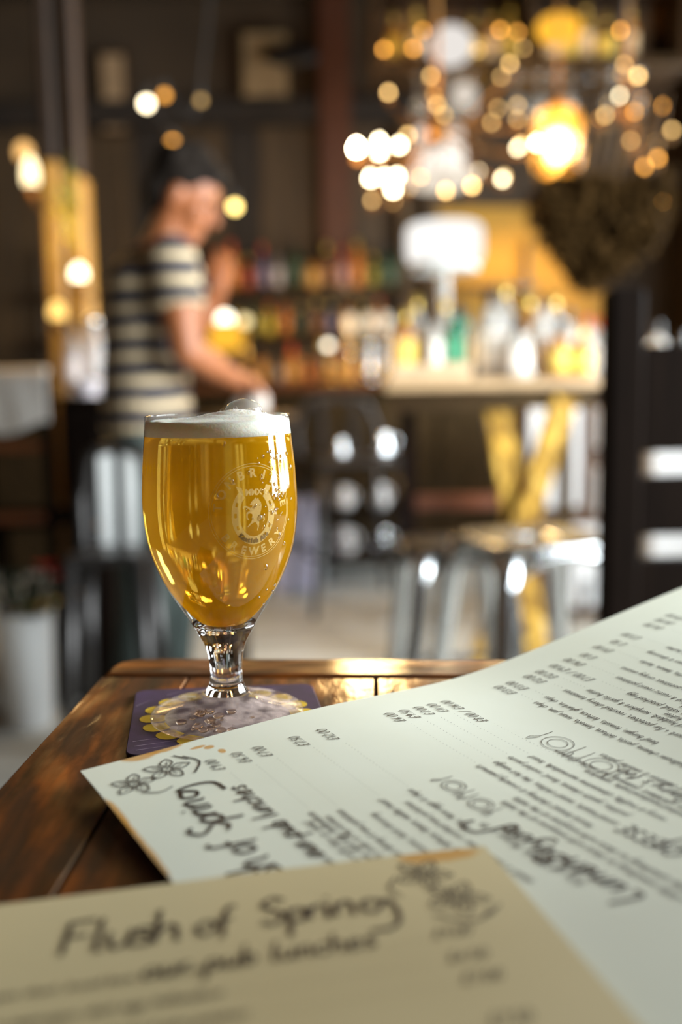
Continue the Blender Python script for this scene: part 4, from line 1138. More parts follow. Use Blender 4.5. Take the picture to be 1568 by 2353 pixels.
ph = at(1347, 1360, fy); MB().box((ph.x, fy-.004, ph.z), (.022, .03, .12), Matrix.Rotation(.08, 3, 'Y')).build('handle', mat('black handle', (.01, .01, .01), .4), lo_d)

# ------------------------------------------------------------------ dark settle, right foreground
sy = 1.6
set_m = mat('black brown oak', (.0065, .0035, .0022), .8, spec=.04, var=.4, vscale=10, stretch=(6, 6, .7))
t = thing('settle', 'dark high-backed wooden settle at the right edge', 'bench', (at(1470, 900, sy).x, sy+.1, 0))
pa, pb = at(1404, 668, sy).x, at(1490, 668, sy).x; ztp = at(1447, 660, sy).z
MB().box(((pa+pb)/2, sy+.03, ztp/2), (pb-pa, .06, ztp), bev=.008).build('end_post', set_m, t)
z_r = at(1510, 792, sy).z; xr_ = pb+.62
rails = [(z_r, at(1510, 1040, sy).z), (at(1510, 1098, sy).z, at(1510, 1232, sy).z), (at(1510, 1290, sy).z, .10)]
for a_, b_ in rails:
    MB().box(((pb+xr_)/2, sy+.03, (a_+b_)/2), (xr_-pb, .035, a_-b_), bev=.004).build('back_board', set_m, t)
MB().box((xr_+.02, sy+.03, ztp/2), (.06, .06, ztp), bev=.008).build('end_post', set_m, t)
MB().box(((pb+xr_)/2+.03, sy+.17, .45), (xr_-pb-.06, .22, .04)).build('seat', set_m, t)
# pale bar back cabinet seen through the settle gaps
pw = at(1530, 1150, 4.3); t = thing('white_cabinet', 'white cupboard glimpsed through the gaps of the dark settle', 'cabinet', (pw.x+.22, 4.6, 0))
MB().box((pw.x+.22, 4.55, .52), (.55, .4, 1.04)).build('body', mat('pale carcass', (.6, .58, .56), .5), t)
MB().box((pw.x+.08, 4.34, .55), (.25, .02, .92)).build('door', cw, t); MB().box((pw.x+.35, 4.34, .55), (.25, .02, .92)).build('door', cw, t)
wl = [(1503, .26, 'spirit', WH, 'white-labelled bottle on the cupboard right of the settle post'), (1562, .22, 'squat', CRM, 'squat cream-labelled bottle at the far right edge of the cupboard')]
for px, H, kd, lc, lab in wl: bottle(at(px, 780, 4.5).x, 4.45, 1.0405, H, kd, CLEAR, lc, capm, lab, 'bottles on the white cupboard', 1.2)

# ------------------------------------------------------------------ far bar with bottles
by = 5.6
BH = at(700, 880, by).z
bar = thing('bar_counter', 'long dark wooden bar counter at the back of the room', 'counter', (-.4, by+.2, 0))
MB().box((-.35, by+.22, BH-.02), (3.4, .52, .04), bev=.006).build('worktop', mat('red brown worktop', (.16, .055, .02), .3, var=.3, coat=.3), bar)
for k in range(9): MB().box((-.35-1.46+k*.365, by+.08, (BH-.04)/2), (.355, .04, BH-.04), bev=.008).build('front_panel', dark_m, bar)
for z, dy in ((BH+.24, .62), (BH+.50, .62)):
    pass
sh_ = thing('back_bar_shelf', 'two-tier dark shelf unit of bottles behind the bar counter', 'shelf', (-.3, by+.85, 0))
S1, S2 = at(700, 770, by+.85).z, at(700, 665, by+.85).z
for z in (S1, S2): MB().box((-.35, by+.86, z-.015), (3.2, .22, .03)).build('shelf_board', dwood, sh_)
MB().box((-.35, by+.86, .5), (3.2, .2, 1.0)).build('base_cupboard', dark_m, sh_)
for x in (-1.93, -.85, .2, 1.23): MB().box((x, by+.985, S2/2+.15), (.03, .025, S2+.3)).build('upright', dwood, sh_)
PAL = [('amber', AMB, (.55, .28, .06)), ('dark green', DGR, (.05, .07, .03)), ('red', (.45, .05, .02), (.35, .07, .03)), ('brown', BRN, (.25, .10, .03)), ('orange', (.70, .22, .03), (.60, .20, .03)), ('clear', (.35, .30, .26), (.45, .38, .34)), ('olive', (.20, .18, .02), (.30, .24, .03)), ('yellow', (.75, .50, .03), (.70, .48, .04)), ('violet', (.10, .06, .12), (.20, .15, .20)), ('pink', (.55, .22, .16), (.50, .25, .20))]
ORD = ['first', 'second', 'third', 'fourth', 'fifth', 'sixth', 'seventh', 'eighth', 'ninth', 'tenth', 'eleventh', 'twelfth', 'thirteenth', 'fourteenth', 'fifteenth', 'sixteenth']
def row(pxs, cols, z, Y, hs, where, group):
    for i, (px, c) in enumerate(zip(pxs, cols)):
        nm, gc, lc = PAL[c]
        bottle(at(px, 700, Y).x, Y, z, hs[i % len(hs)], ['spirit', 'wine', 'squat', 'beer'][(i*7+c) % 4], gc, lc, [capm, goldcap, redcap][(i+c) % 3], '%s bottle, %s from the left on the %s' % (nm, ORD[i], where), group, .95)
row([500, 535, 572, 605, 640, 680, 718, 752, 788, 822, 858, 892], [2, 4, 2, 8, 5, 1, 0, 3, 9, 4, 6, 1], S2+.0005, by+.83, [.25, .30, .21, .28], 'upper back bar shelf', 'bottles on the upper back bar shelf')
row([470, 508, 548, 585, 618, 655, 690, 726, 760, 798, 835, 872], [4, 2, 7, 6, 7, 4, 1, 3, 8, 0, 6, 0], S1+.0005, by+.83, [.20, .23, .19, .22], 'lower back bar shelf', 'bottles on the lower back bar shelf')
row([600, 640, 668, 705, 738, 775, 812, 848, 885], [0, 5, 0, 4, 3, 0, 2, 4, 3], BH+.0005, by+.32, [.20, .16, .22, .17, .25], 'bar counter', 'bottles on the bar counter')
# glowing lamps on the bar
def bulb_lamp(px, py, Y, r, col, s, label, base_z, name='table_lamp', shade_c=None):
    c = at(px, py, Y); t = thing(name, label, 'lamp', (c.x, Y, base_z))
    MB().lathe([(.05, 0), (.05, .012), (.014, .025), (.012, max(.03, c.z-base_z-r*.9)), (.02, max(.035, c.z-base_z-r*.7))], (c.x, Y, base_z), 18).build('stand', mat('brass', (.55, .32, .08), .3, 1.0), t)
    MB().ell(c, r, 18, 12).build('bulb', emat('bulb %s %.1f' % (label[:12], s), col, s), t)
    if shade_c: MB().lathe([(r*2.2, -r*2.0), (r*1.7, r*1.2)], tuple(c-Vector((0, 0, r*1.5))), 28).build('glass_collar', emat('amber collar', shade_c, 1.2), t)
    l = lamp('lamp_glow', 'POINT', tuple(c+Vector((0, -.02, r*1.5+.02))), 90*r, (1, .6, .2), .03); return t
bulb_lamp(517, 736, by-.0, .045, (1, .93, .72), 5, 'bright round lamp on the bar beside the reaching arm', BH, shade_c=(1.0, .50, .04))
bulb_lamp(563, 738, by+.1, .030, (1, .80, .42), 2.2, 'smaller amber lamp just right of the bright round one', BH)
bulb_lamp(755, 794, by-.0, .022, (1, .90, .68), 5, 'small white bulb lamp on a brass stand left of the beer taps', BH)
# beer pumps and glasses on the counter
chrome = mat('chrome', (.8, .8, .8), .08, 1.0)
for i, px in enumerate((806, 850, 890)):
    c = at(px, 870, by-.02); c.z = BH
    t = thing('beer_tap', ['upright brass beer tap with a pale knob on the bar', 'chrome beer tap, middle one of the three on the bar', 'chrome beer tap nearest the bottle crate'][i], 'tap', tuple(c))
    c = c+Vector((0, .09, 0))
    MB().lathe([(.04, 0), (.04, .01), (.022, .03), (.022, .20), (.028, .22), (0, .23)], tuple(c), 18).build('column', mat('brass', (.55, .32, .08), .3, 1.0) if i == 0 else chrome, t)
    MB().tube([c+Vector((0, -.02, .18)), c+Vector((0, -.07, .18)), c+Vector((0, -.08, .13))], .010, 10).build('spout', chrome, t)
    MB().lathe([(.008, .23), (.016, .28), (.030, .31), (.034, .345), (.024, .375), (.0, .385)], tuple(c), 16).build('handle', mat('ivory knob', (.8, .72, .6), .25), t)

# ------------------------------------------------------------------ glass rack and gantry above the bar
gy = 5.0
g0, g1 = at(850, 200, gy).x, at(1560, 200, gy).x
gz = at(1000, 175, gy).z
t = thing('bar_gantry', 'dark wooden gantry shelf hanging above the trestle table', 'shelf', ((g0+g1)/2, gy, gz))
MB().box(((g0+g1)/2, gy, gz), (g1-g0, .35, .05)).build('lower_shelf', dwood, t)
MB().box(((g0+g1)/2, gy, gz+.36), (g1-g0, .35, .04)).build('upper_shelf', dwood, t)
MB().box(((g0+g1)/2, gy+.17, gz+.18), (g1-g0, .02, .34)).build('back_board', mat('golden brown board', (.14, .06, .012), .5, var=.5, vscale=6), t)
for x in (g0+.03, (g0+g1)/2, g1-.03):
    MB().box((x, gy, gz+.18), (.04, .33, .33)).build('divider', dwood, t)
    MB().tube([(x, gy, gz+.38), (x, gy, 3.5)], .012, 8).build('hanger_rod', dsteel, t)
for px in (1000, 1140, 1330):  # fittings and spots added to brighten the bottles on the trestle table
    c = at(px, 176, gy); MB().lathe([(.03, .0), (.045, -.05), (.04, -.05), (.02, 0)], (c.x, gy-.12, gz-.0255), 16, closed=True).build('added_downlight', dsteel, t)
    lamp('bottle_fill_light', 'SPOT', (c.x, gy-.14, gz-.06), 40, (1, .74, .40), .04, (at(px, 800, 3.6).x, 3.6, 1.1), spot=1.1)
for i, px in enumerate((905, 955, 1080, 1125, 1168, 1262, 1302, 1340, 1385, 1440)):
    bottle(at(px, 130, gy).x, gy-.05, gz+.0255, [.25, .28, .23][i % 3], ['spirit', 'wine', 'squat'][i % 3], [AMB, BRN, (.7, .45, .08)][(i*2) % 3], [YE, CRM][i % 2], goldcap, '%s bottle, %s from the left on the gantry shelf' % (['amber', 'brown', 'golden'][(i*2) % 3], ORD[i]), 'bottles on the gantry', .95)
wgl = mat('wine glass', (.9, .88, .84), .03, 0, .85)
for i, px in enumerate((960, 1036, 1072, 1180, 1228, 1262, 1296, 1395, 1450)):
    x = at(px, 230, gy).x; y = gy-.08; z = gz-.0255
    pr = [(.033, 0), (.033, -.003), (.005, -.008), (.004, -.075), (.012, -.085), (.032, -.11), (.037, -.14), (.034, -.175), (.032, -.175), (.035, -.14), (.030, -.112), (.008, -.087), (0, -.085)]
    tg = thing('wine_glass', 'stemmed glass hanging upside down under the gantry, %s from the left' % ORD[i], 'glass', (x, y, z), 'glasses hanging under the gantry')
    MB().lathe(pr, (x, y, z), 20).build('bowl_and_foot', wgl, tg)

# ------------------------------------------------------------------ chandeliers and hanging lights
brass = mat('aged brass', (.16, .075, .02), .45, .9)


def bulbs_and_glints(name, label, cat_, centre, top, pts, group=None, arm=True):
    """hanging fitting: a stem, a ring and one arm + bulb for every lit point, crystal glints included"""
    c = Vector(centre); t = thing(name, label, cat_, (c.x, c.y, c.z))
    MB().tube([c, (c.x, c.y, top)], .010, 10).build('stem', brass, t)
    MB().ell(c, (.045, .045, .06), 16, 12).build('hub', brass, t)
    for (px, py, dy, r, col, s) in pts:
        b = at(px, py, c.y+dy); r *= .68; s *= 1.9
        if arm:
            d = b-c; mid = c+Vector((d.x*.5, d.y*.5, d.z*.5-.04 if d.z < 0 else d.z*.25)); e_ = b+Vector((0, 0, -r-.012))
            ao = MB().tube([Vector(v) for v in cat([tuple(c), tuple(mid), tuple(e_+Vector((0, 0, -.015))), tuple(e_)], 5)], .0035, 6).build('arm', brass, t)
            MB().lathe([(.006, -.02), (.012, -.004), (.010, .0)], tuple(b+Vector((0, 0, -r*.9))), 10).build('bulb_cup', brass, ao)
        MB().lathe([(0, -r), (r*.75, -r*.6), (r, 0), (r*.8, r*.6), (r*.35, r*1.3), (0, r*1.7)], tuple(b), 14).build('bulb', emat('lit bulb %.2f %.1f' % (col[1], s), col, s), t)  # dim points are crystal glints, built here as glowing bulbs
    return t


WB, YB, AB = (1.0, .84, .52), (1.0, .62, .22), (1.0, .43, .07)
cA = at(1005, 300, 4.0)
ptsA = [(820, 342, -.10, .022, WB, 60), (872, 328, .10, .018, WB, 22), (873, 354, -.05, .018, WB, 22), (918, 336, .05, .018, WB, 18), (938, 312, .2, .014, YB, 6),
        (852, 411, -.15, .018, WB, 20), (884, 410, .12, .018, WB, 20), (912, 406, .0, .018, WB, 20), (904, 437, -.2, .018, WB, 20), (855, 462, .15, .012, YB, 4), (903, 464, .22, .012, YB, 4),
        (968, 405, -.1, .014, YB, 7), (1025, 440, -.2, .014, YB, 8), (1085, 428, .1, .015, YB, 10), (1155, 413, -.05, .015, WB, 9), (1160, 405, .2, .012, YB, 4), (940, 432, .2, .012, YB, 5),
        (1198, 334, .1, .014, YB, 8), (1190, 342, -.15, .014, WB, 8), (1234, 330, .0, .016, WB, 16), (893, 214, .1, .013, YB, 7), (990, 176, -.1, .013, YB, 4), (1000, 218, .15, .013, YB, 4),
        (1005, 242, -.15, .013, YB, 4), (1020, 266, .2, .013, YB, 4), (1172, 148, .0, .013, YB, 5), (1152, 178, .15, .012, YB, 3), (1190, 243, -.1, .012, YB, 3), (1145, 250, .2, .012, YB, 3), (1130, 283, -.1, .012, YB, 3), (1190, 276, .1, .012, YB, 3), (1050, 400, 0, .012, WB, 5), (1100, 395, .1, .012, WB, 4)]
chA = bulbs_and_glints('chandelier', 'many-armed brass chandelier of bright bulbs, crystal glints built as bulbs, left of the amber lantern', 'chandelier', tuple(cA), 3.5, ptsA)
gA = at(832, 372, 3.9)
lamp('chandelier_glow', 'POINT', tuple(gA), 34, (1.0, .62, .24), .12)
sA = at(1010, 348, 4.1); r0 = 62*scale(4.1)
MB().lathe([(r0*1.0, -.09), (r0*.78, .085), (r0*.74, .085), (r0*.96, -.09)], tuple(sA), 32, closed=True).build('lit_shade', emat('lit cream shade', (1, .93, .82), 1.3), chA)
MB().ell(sA, .03, 14, 10).build('bulb', emat('lit bulb core', WB, 12), chA)
wp = MB()
sB = at(1010, 425, 4.0)
MB().lathe([(.0, -.03), (.10, -.012), (.155, .03), (.15, .034), (.095, -.005), (0, -.022)], tuple(sB), 32).build('glass_dish', emat('lit frosted dish', (1, .88, .72), .9), chA)
cB = at(1440, 250, 4.2)
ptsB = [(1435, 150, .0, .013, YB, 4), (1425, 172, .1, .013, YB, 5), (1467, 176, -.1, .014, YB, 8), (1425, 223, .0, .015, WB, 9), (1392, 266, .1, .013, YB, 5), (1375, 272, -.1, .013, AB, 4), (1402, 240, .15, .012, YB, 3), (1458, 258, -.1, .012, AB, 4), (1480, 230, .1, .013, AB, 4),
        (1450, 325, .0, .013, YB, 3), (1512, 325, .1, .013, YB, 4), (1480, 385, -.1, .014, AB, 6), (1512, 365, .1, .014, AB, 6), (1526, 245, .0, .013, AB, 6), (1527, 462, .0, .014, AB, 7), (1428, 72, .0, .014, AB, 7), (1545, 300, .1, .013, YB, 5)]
bulbs_and_glints('chandelier', 'smaller chandelier, its crystal glints built as dim amber bulbs, at the upper right', 'chandelier', tuple(cB), 3.5, ptsB)
cC = at(1000, 60, 4.6)
ptsC = [(883, 115, 0, .014, AB, 6), (950, 113, .1, .014, AB, 6), (972, 72, 0, .014, AB, 4), (1150, 70, 0, .014, AB, 5), (1190, 75, .1, .014, AB, 4), (1203, 112, .1, .012, YB, 3), (1100, 118, .1, .012, YB, 2.5)]
tC = bulbs_and_glints('pendant_cluster', 'white globe along the top among glints built as small amber bulbs', 'lamp', tuple(cC), 3.5, ptsC)
g_ = at(1035, 105, 4.6); MB().ell(g_, (50*scale(4.6), .09, 42*scale(4.6)), 24, 16).build('white_globe', emat('lit white globe', (1, .94, .88), .85), tC)
g_ = at(1068, 216, 4.6); MB().ell(g_, (28*scale(4.6), .05, 24*scale(4.6)), 20, 14).build('small_globe', emat('lit small globe', (1, .88, .75), .75), tC)
am = at(1283, 66, 4.7); t = thing('pendant_lamp', 'amber glass pendant at the top edge above the lantern', 'lamp', tuple(am))
MB().ell(am, (.10, .10, .06), 20, 12).build('glass_shade', emat('amber glass lit', (1, .48, .04), 1.3), t); MB().tube([am, (am.x, am.y, 3.5)], .006, 8).build('cord', brass, t)
# amber lantern
ln = at(1282, 335, 4.3); t = thing('lantern', 'large glowing amber glass lantern with a white-hot bulb', 'lamp', tuple(ln)); s_ = scale(4.3)
MB().lathe([(18*s_, 82*s_), (46*s_, 70*s_), (54*s_, 40*s_), (54*s_, -30*s_), (42*s_, -76*s_), (38*s_, -76*s_), (50*s_, -30*s_), (50*s_, 40*s_), (42*s_, 66*s_), (16*s_, 78*s_)], tuple(ln), 28, closed=True).build('amber_glass', mat('amber lantern glass', (1.0, .55, .08), .25, 0, .75, emit=(1.0, .44, .02), es=.8, alpha=.45), t)
MB().ell(ln, .062, 18, 12).build('bulb', emat('white hot bulb', (1, .90, .6), 14), t)
MB().lathe([(.02, 80*s_), (.05, 84*s_), (.012, .21), (.0, .22)], tuple(ln), 18).build('cap', brass, t)
MB().tube([ln+Vector((0, 0, .2)), (ln.x, ln.y, 3.5)], .006, 8).build('chain', brass, t)
lamp('lantern_glow', 'POINT', (ln.x, ln.y-.30, ln.z-.05), 26, (1.0, .58, .14), .08)

# fairy light string crossing in front of the panelled wall
fpts = [(337, 238, .022, (1, .84, .55), 11), (378, 219, .017, AB, 3.5), (462, 231, .015, YB, 1.6), (397, 328, .018, AB, 6), (485, 382, .017, AB, 2.2), (540, 475, .021, (1, .72, .22), 8)]
P_ = [at(a, b_, 3.6) for a, b_, *_ in fpts]
t = thing('string_lights', 'string of round warm bulbs hanging down past the head of the person in stripes', 'lights', tuple(P_[0]))
ordr = [2, 1, 0, 3, 4, 5]
path = [tuple(P_[2]+Vector((.15, .1, 3.5-P_[2].z)))]+[tuple(P_[i]+Vector((0, 0, .035))) for i in ordr]
MB().tube([Vector(v) for v in cat(path, 5)], .003, 6).build('cable', rub, t)
for (a, b_, r, col, s), pp in zip(fpts, P_):
    bo_ = MB().ell(pp, r*.8, 14, 10).build('bulb', emat('string bulb %d' % a, col, s), t)
    MB().lathe([(.008, 0), (.010, .025), (.004, .035)], tuple(pp+Vector((0, 0, r*.7))), 10).build('socket', rub, bo_)

# ------------------------------------------------------------------ hanging dried hops
hop_m = mat('dried hop leaves', (.065, .032, .008), .9, spec=.1, var=.6, vscale=30)
t = thing('hop_garland', 'dark bunch of dried hop bines hanging beside the amber lantern', 'plant', tuple(at(1390, 480, 3.70)))
hb = MB(); outline = [(1250, 395, 1545, 420), (1220, 450, 1545, 460), (1215, 500, 1540, 510), (1255, 550, 1500, 550), (1295, 600, 1440, 600), (1325, 645, 1365, 640)]
for i in range(2300):
    k = random.randrange(len(outline)-1); u = random.random()
    l0, y0, r0_, _ = outline[k]; l1, y1, r1_, _ = outline[k+1]
    xl_, xr2, yy = l0+(l1-l0)*u, r0_+(r1_-r0_)*u, y0+(y1-y0)*u
    if random.random() < .12: yy -= random.uniform(0, 60)
    c = at(random.uniform(xl_, xr2), yy, 3.70+random.uniform(-.10, .12)); l = random.uniform(.025, .05); R = Matrix.Rotation(random.uniform(0, 6.28), 3, 'Z') @ Matrix.Rotation(random.uniform(-1.5, 1.5), 3, 'X')
    vs = [R @ Vector(v)*l for v in ((0, 0, 0), (.45, .1, -.4), (.25, .12, -1), (0, .05, -1.4), (-.25, .12, -1), (-.45, .1, -.4))]
    hb.add([c+v for v in vs], [[0, 1, 2, 3], [0, 3, 4, 5]], False)
hb.build('leaves', hop_m, t, kind='stuff')
br = MB()
for a in range(9):
    p0 = at(1300+a*25, 380, 3.72); p1 = at(1330+a*6, 600-abs(a-3)*12, 3.70); br.tube([p0+Vector((.05, 0, .25)), p0, (p0+p1)/2+Vector((random.uniform(-.03, .03), 0, 0)), p1], [.006, .006, .005, .002], 6)
br.build('bines', mat('dry bine', (.07, .035, .012), .8), t)
p0 = at(1500, 330, 3.72); MB().tube([at(1400, 380, 3.72), (p0.x, 3.72, 3.5)], .006, 6).build('cord', rub, t)

# ------------------------------------------------------------------ left edge: pillar, sconces, cupboard, chair, bucket
ly = 3.7
pl = at(145, 560, ly); x0, x1 = at(92, 560, ly).x, at(192, 560, ly).x
t = thing('pillar', 'honey coloured wooden pillar lit by the candle lamps at the left', 'pillar', ((x0+x1)/2, ly+.1, 0))
hw_m = mat('honey wood', (.48, .24, .045), .4, var=.4, vscale=6, stretch=(8, 8, .8), coat=.3)
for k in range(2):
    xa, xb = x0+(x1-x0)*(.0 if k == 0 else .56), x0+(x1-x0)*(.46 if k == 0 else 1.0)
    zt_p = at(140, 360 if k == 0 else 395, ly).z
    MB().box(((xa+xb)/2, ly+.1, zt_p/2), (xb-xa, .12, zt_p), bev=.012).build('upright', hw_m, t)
    MB().box(((xa+xb)/2, ly+.1, (zt_p+3.5)/2), (xb-xa-.02, .10, 3.5-zt_p), bev=.012).build('unlit_upper_post', mat('unlit honey post tone', (.030, .014, .006), .6, var=.3), t)  # darker brown puts the fading light up the pillar into the colour
MB().box(((x0+x1)/2, ly+.13, 1.75), ((x1-x0)*.5, .08, 3.49)).build('core', dark_m, t)


def sconce(px, py, Y, r, ln_, col, s, label):
    c = at(px, py, Y); t = thing('candle_lamp', label, 'lamp', tuple(c), None)
    MB().lathe([(0, -ln_), (r*.9, -ln_*.9), (r, -ln_*.3), (r*.9, ln_*.3), (r*.4, ln_*.8), (0, ln_)], tuple(c), 16).build('bulb', emat('candle bulb %d' % px, col, s), t)
    MB().lathe([(.012, -ln_-.04), (.018, -ln_-.03), (.018, -ln_*.9)], tuple(c), 14).build('candle_cup', brass, t)
    MB().tube([c+Vector((0, 0, -ln_-.03)), c+Vector((0, .06, -ln_-.06)), c+Vector((0, 3.78-Y if 3.78 > Y else .05, -ln_-.02))], .006, 8).build('bracket', brass, t)
    return t
sconce(70, 392, 3.5, .026, .05, (1, .80, .45), 3.6, 'long candle-shaped lamp at the far left edge')
sconce(55, 345, 3.55, .030, .03, (1, .55, .18), 1.6, 'dim amber lamp just above the long candle-shaped one')
sconce(181, 625, 3.5, .026, .028, (1, .86, .55), 6, 'bright warm lamp low on the honey pillar')
sconce(132, 712, 3.5, .028, .032, (1, .60, .16), 2.4, 'amber lamp below the bright one on the honey pillar')
lamp('pillar_glow', 'POINT', (at(140, 560, 3.4).x, 3.38, at(140, 545, 3.4).z), 3.0, (1, .60, .18), .06)
lamp('pillar_glow', 'POINT', (at(60, 420, 3.4).x, 3.38, at(60, 420, 3.4).z), 2.0, (1, .60, .22), .06)

cy = 3.30
x0, x1 = at(138, 1000, cy).x, at(238, 1000, cy).x; zt2 = at(165, 925, cy).z
t = thing('cupboard', 'tall narrow black-brown cupboard left of the person in stripes', 'cabinet', ((x0+x1)/2, cy+.2, 0))
MB().box(((x0+x1)/2, cy+.2, zt2/2), (x1-x0, .38, zt2-.002), bev=.005).build('carcass', set_m, t)
d_o = MB().box(((x0+x1)/2, cy, zt2/2), (x1-x0-.03, .02, zt2-.14), bev=.006).build('door', set_m, t)
MB().ell((x1-.03, cy-.02, zt2*.6), .012, 12, 8).build('knob', brass, d_o)
MB().box(((x0+x1)/2, cy+.19, zt2+.009), (x1-x0+.02, .42, .018), bev=.004).build('top', set_m, t)
zc = zt2+.0185
cvm = mat('pale lavender crockery', (.62, .56, .58), .3)
b0 = at(200, 890, cy+.08); tb = thing('bowl', 'pale bowl on the dark cupboard next to the striped shirt', 'bowl', (b0.x, cy+.08, zc))
MB().lathe([(.0, 0), (.025, 0), (.028, .006), (.050, .035), (.056, .055), (.053, .055), (.046, .036), (.022, .01), (0, .009)], (b0.x, cy+.08, zc), 28).build('dish', cvm, tb)
MB().lathe([(.0, 0), (.055, 0), (.06, .004), (.0, .006)], (b0.x, cy+.08, zc-.0002), 28).build('saucer', cvm, tb)
gj = at(182, 780, cy+.25); tj = thing('glass_jar', 'tall clear glass jar on the dark cupboard below the bright pillar lamp', 'jar', (gj.x+.035, cy+.28, zc))
MB().lathe([(0, 0), (.042, 0), (.045, .006), (.045, .20), (.032, .225), (.032, .25), (.030, .25), (.030, .222), (.042, .198), (.042, .008), (0, .007)], (gj.x+.035, cy+.28, zc), 24).build('glass_body', mat('jar glass', (.85, .80, .78), .05, 0, .7), tj)
MB().lathe([(.035, .25), (.036, .255), (.036, .275), (0, .28)], (gj.x+.035, cy+.28, zc), 24).build('lid', steel, tj)
bj = at(150, 760, cy+.25); bottle(bj.x+.03, cy+.20, zc, .26, 'wine', (.55, .48, .45), (.6, .52, .5), capm, 'dusky bottle on the dark cupboard, left of the glass jar', None)
lv = at(150, 470, 3.45)
t = thing('trailing_plant', 'yellow-green trailing plant on the honey pillar', 'plant', tuple(lv)); m = MB()
for i in range(60):
    c = lv+Vector((random.gauss(0, .022), random.gauss(.02, .02), random.gauss(0, .07))); l = random.uniform(.02, .035); R = Matrix.Rotation(random.uniform(0, 6.28), 3, 'Z') @ Matrix.Rotation(random.uniform(-1, 1), 3, 'X')
    m.add([c+R @ Vector(v)*l for v in ((0, 0, 0), (.4, .1, -.5), (0, 0, -1.2), (-.4, .1, -.5))], [[0, 1, 2, 3]], False)
m.build('leaves', mat('yellow green leaf', (.34, .28, .03), .6, var=.5), t, kind='stuff'); MB().tube([lv+Vector((0, .08, .18)), lv, lv+Vector((.01, .02, -.12))], .004, 6).build('stem', mat('plant stem', (.1, .12, .02), .7), t)

# slatted chair with a white cloth over its back
wy = 3.25
zr = at(60, 860, wy).z; xa, xb = at(-110, 900, wy).x, at(116, 900, wy).x
cw_ = mat('red brown chair wood', (.26, .085, .03), .28, var=.35, vscale=12, coat=.4)
t = thing('wooden_chair', 'red brown slat-back chair at the left edge under the white cloth', 'chair', ((xa+xb)/2, wy+.2, 0))
for x in (xa+.016, xb-.016):
    MB().beam((x, wy, 0), (x, wy, zr), .032, .032, .006).build('back_post', set_m, t)
for py in (880, 1026, 1190):
    z = at(80, py, wy).z; MB().box(((xa+xb)/2, wy, z), (xb-xa-.066, .022, .034), bev=.006).build('back_slat', cw_, t)
MB().box(((xa+xb)/2, wy+.20, .62), (xb-xa, .38, .03), bev=.006).build('seat', set_m, t)
for x in (xa+.016, xb-.016): MB().beam((x, wy+.36, 0), (x, wy+.36, .604), .032, .032, .005).build('front_leg', set_m, t)
zz = at(80, 985, wy).z; m = MB(); n_, k_ = 18, 10; x_a, x_b = at(-40, 900, wy).x, at(112, 900, wy).x
vs = []; fs = []
for j in range(k_*2+1):
    for i in range(n_+1):
        u = i/n_; x = x_a+(x_b-x_a)*u; v = (j-k_)/k_
        z = zr+.022-abs(v)**1.4*(zr-zz+.02+.02*math.sin(u*5)); y = wy+.026*math.copysign(min(1, abs(v)*3.0), v)+.005*math.sin(u*11+v*2)*abs(v)
        vs.append((x, y, z))
for j in range(k_*2):
    for i in range(n_): fs.append([j*(n_+1)+i, j*(n_+1)+i+1, (j+1)*(n_+1)+i+1, (j+1)*(n_+1)+i])
dc = m.add(vs, fs).build('draped_cloth', mat('white napkin cloth', (.90, .85, .80), .9, bump=.2, vscale=200), org=(x_a, wy, zr), label='white cloth draped over the back of the chair at the left edge', cat='cloth')
so_ = dc.modifiers.new('thick', 'SOLIDIFY'); so_.thickness = .004; so_.offset = 1

# white bucket of flowers on the floor
bk = at(68, 1600, 3.08); bx = bk.x; bzt = at(68, 1405, 3.08).z
t = thing('flower_bucket', 'white bucket of red and yellow flowers standing on the floor at lower left', 'bucket', (bx, 3.08, 0))
bzb = max(0.0, bk.z)
MB().lathe([(0, 0), (.070, 0), (.073, .005), (.088, bzt-.006), (.091, bzt), (.085, bzt), (.082, bzt-.02), (.068, .012), (0, .012)], (bx, 3.08, 0), 30).build('bucket', mat('white enamel bucket', (.80, .79, .78), .4), t)
soil = MB().lathe([(0, bzt-.03), (.083, bzt-.03), (.083, bzt-.025), (0, bzt-.02)], (bx, 3.08, 0), 24).build('soil', mat('soil', (.02, .014, .01), .9), t)
flm = [mat('red petal', (.42, .012, .012), .6), mat('yellow petal', (.75, .48, .06), .6), mat('pale yellow petal', (.78, .66, .30), .6)]
lfm = mat('dark leaf', (.018, .03, .012), .6)
for (px, py, dy, c, rr_) in ((105, 1305, 0, 0, .040), (130, 1325, .04, 0, .026), (118, 1390, -.03, 2, .040), (168, 1370, .0, 1, .032), (60, 1400, -.05, 2, .036), (40, 1420, .0, 2, .036), (90, 1398, -.06, 1, .030), (60, 1350, .05, 1, .02)):
    c0 = at(px, py, 3.08+dy); m = MB()
    for ri, (rad, npet, tl) in enumerate(((rr_, 9, .3), (rr_*.65, 7, .8))):
        for k in range(npet):
            a = 2*PI*k/npet+ri*.3; R = Matrix.Rotation(a, 3, 'Z') @ Matrix.Rotation(-tl, 3, 'Y')
            m.add([c0+R @ (Vector(v)*rad) for v in ((0, 0, 0), (.45, .28, .02), (.9, .22, .08), (1.0, 0, .06), (.9, -.22, .08), (.45, -.28, .02))], [[0, 1, 2, 3], [0, 3, 4, 5]], False)
    m.ell(c0, rr_*.2, 8, 6); fo_ = m.build('flower', flm[c], t)
    MB().tube([c0, (c0+Vector((bx, 3.08, bzt)))/2+Vector((0, 0, .01)), Vector((bx+(c0.x-bx)*.3, 3.08, bzt-.022))], .003, 6).build('stem', lfm, fo_)
m = MB()
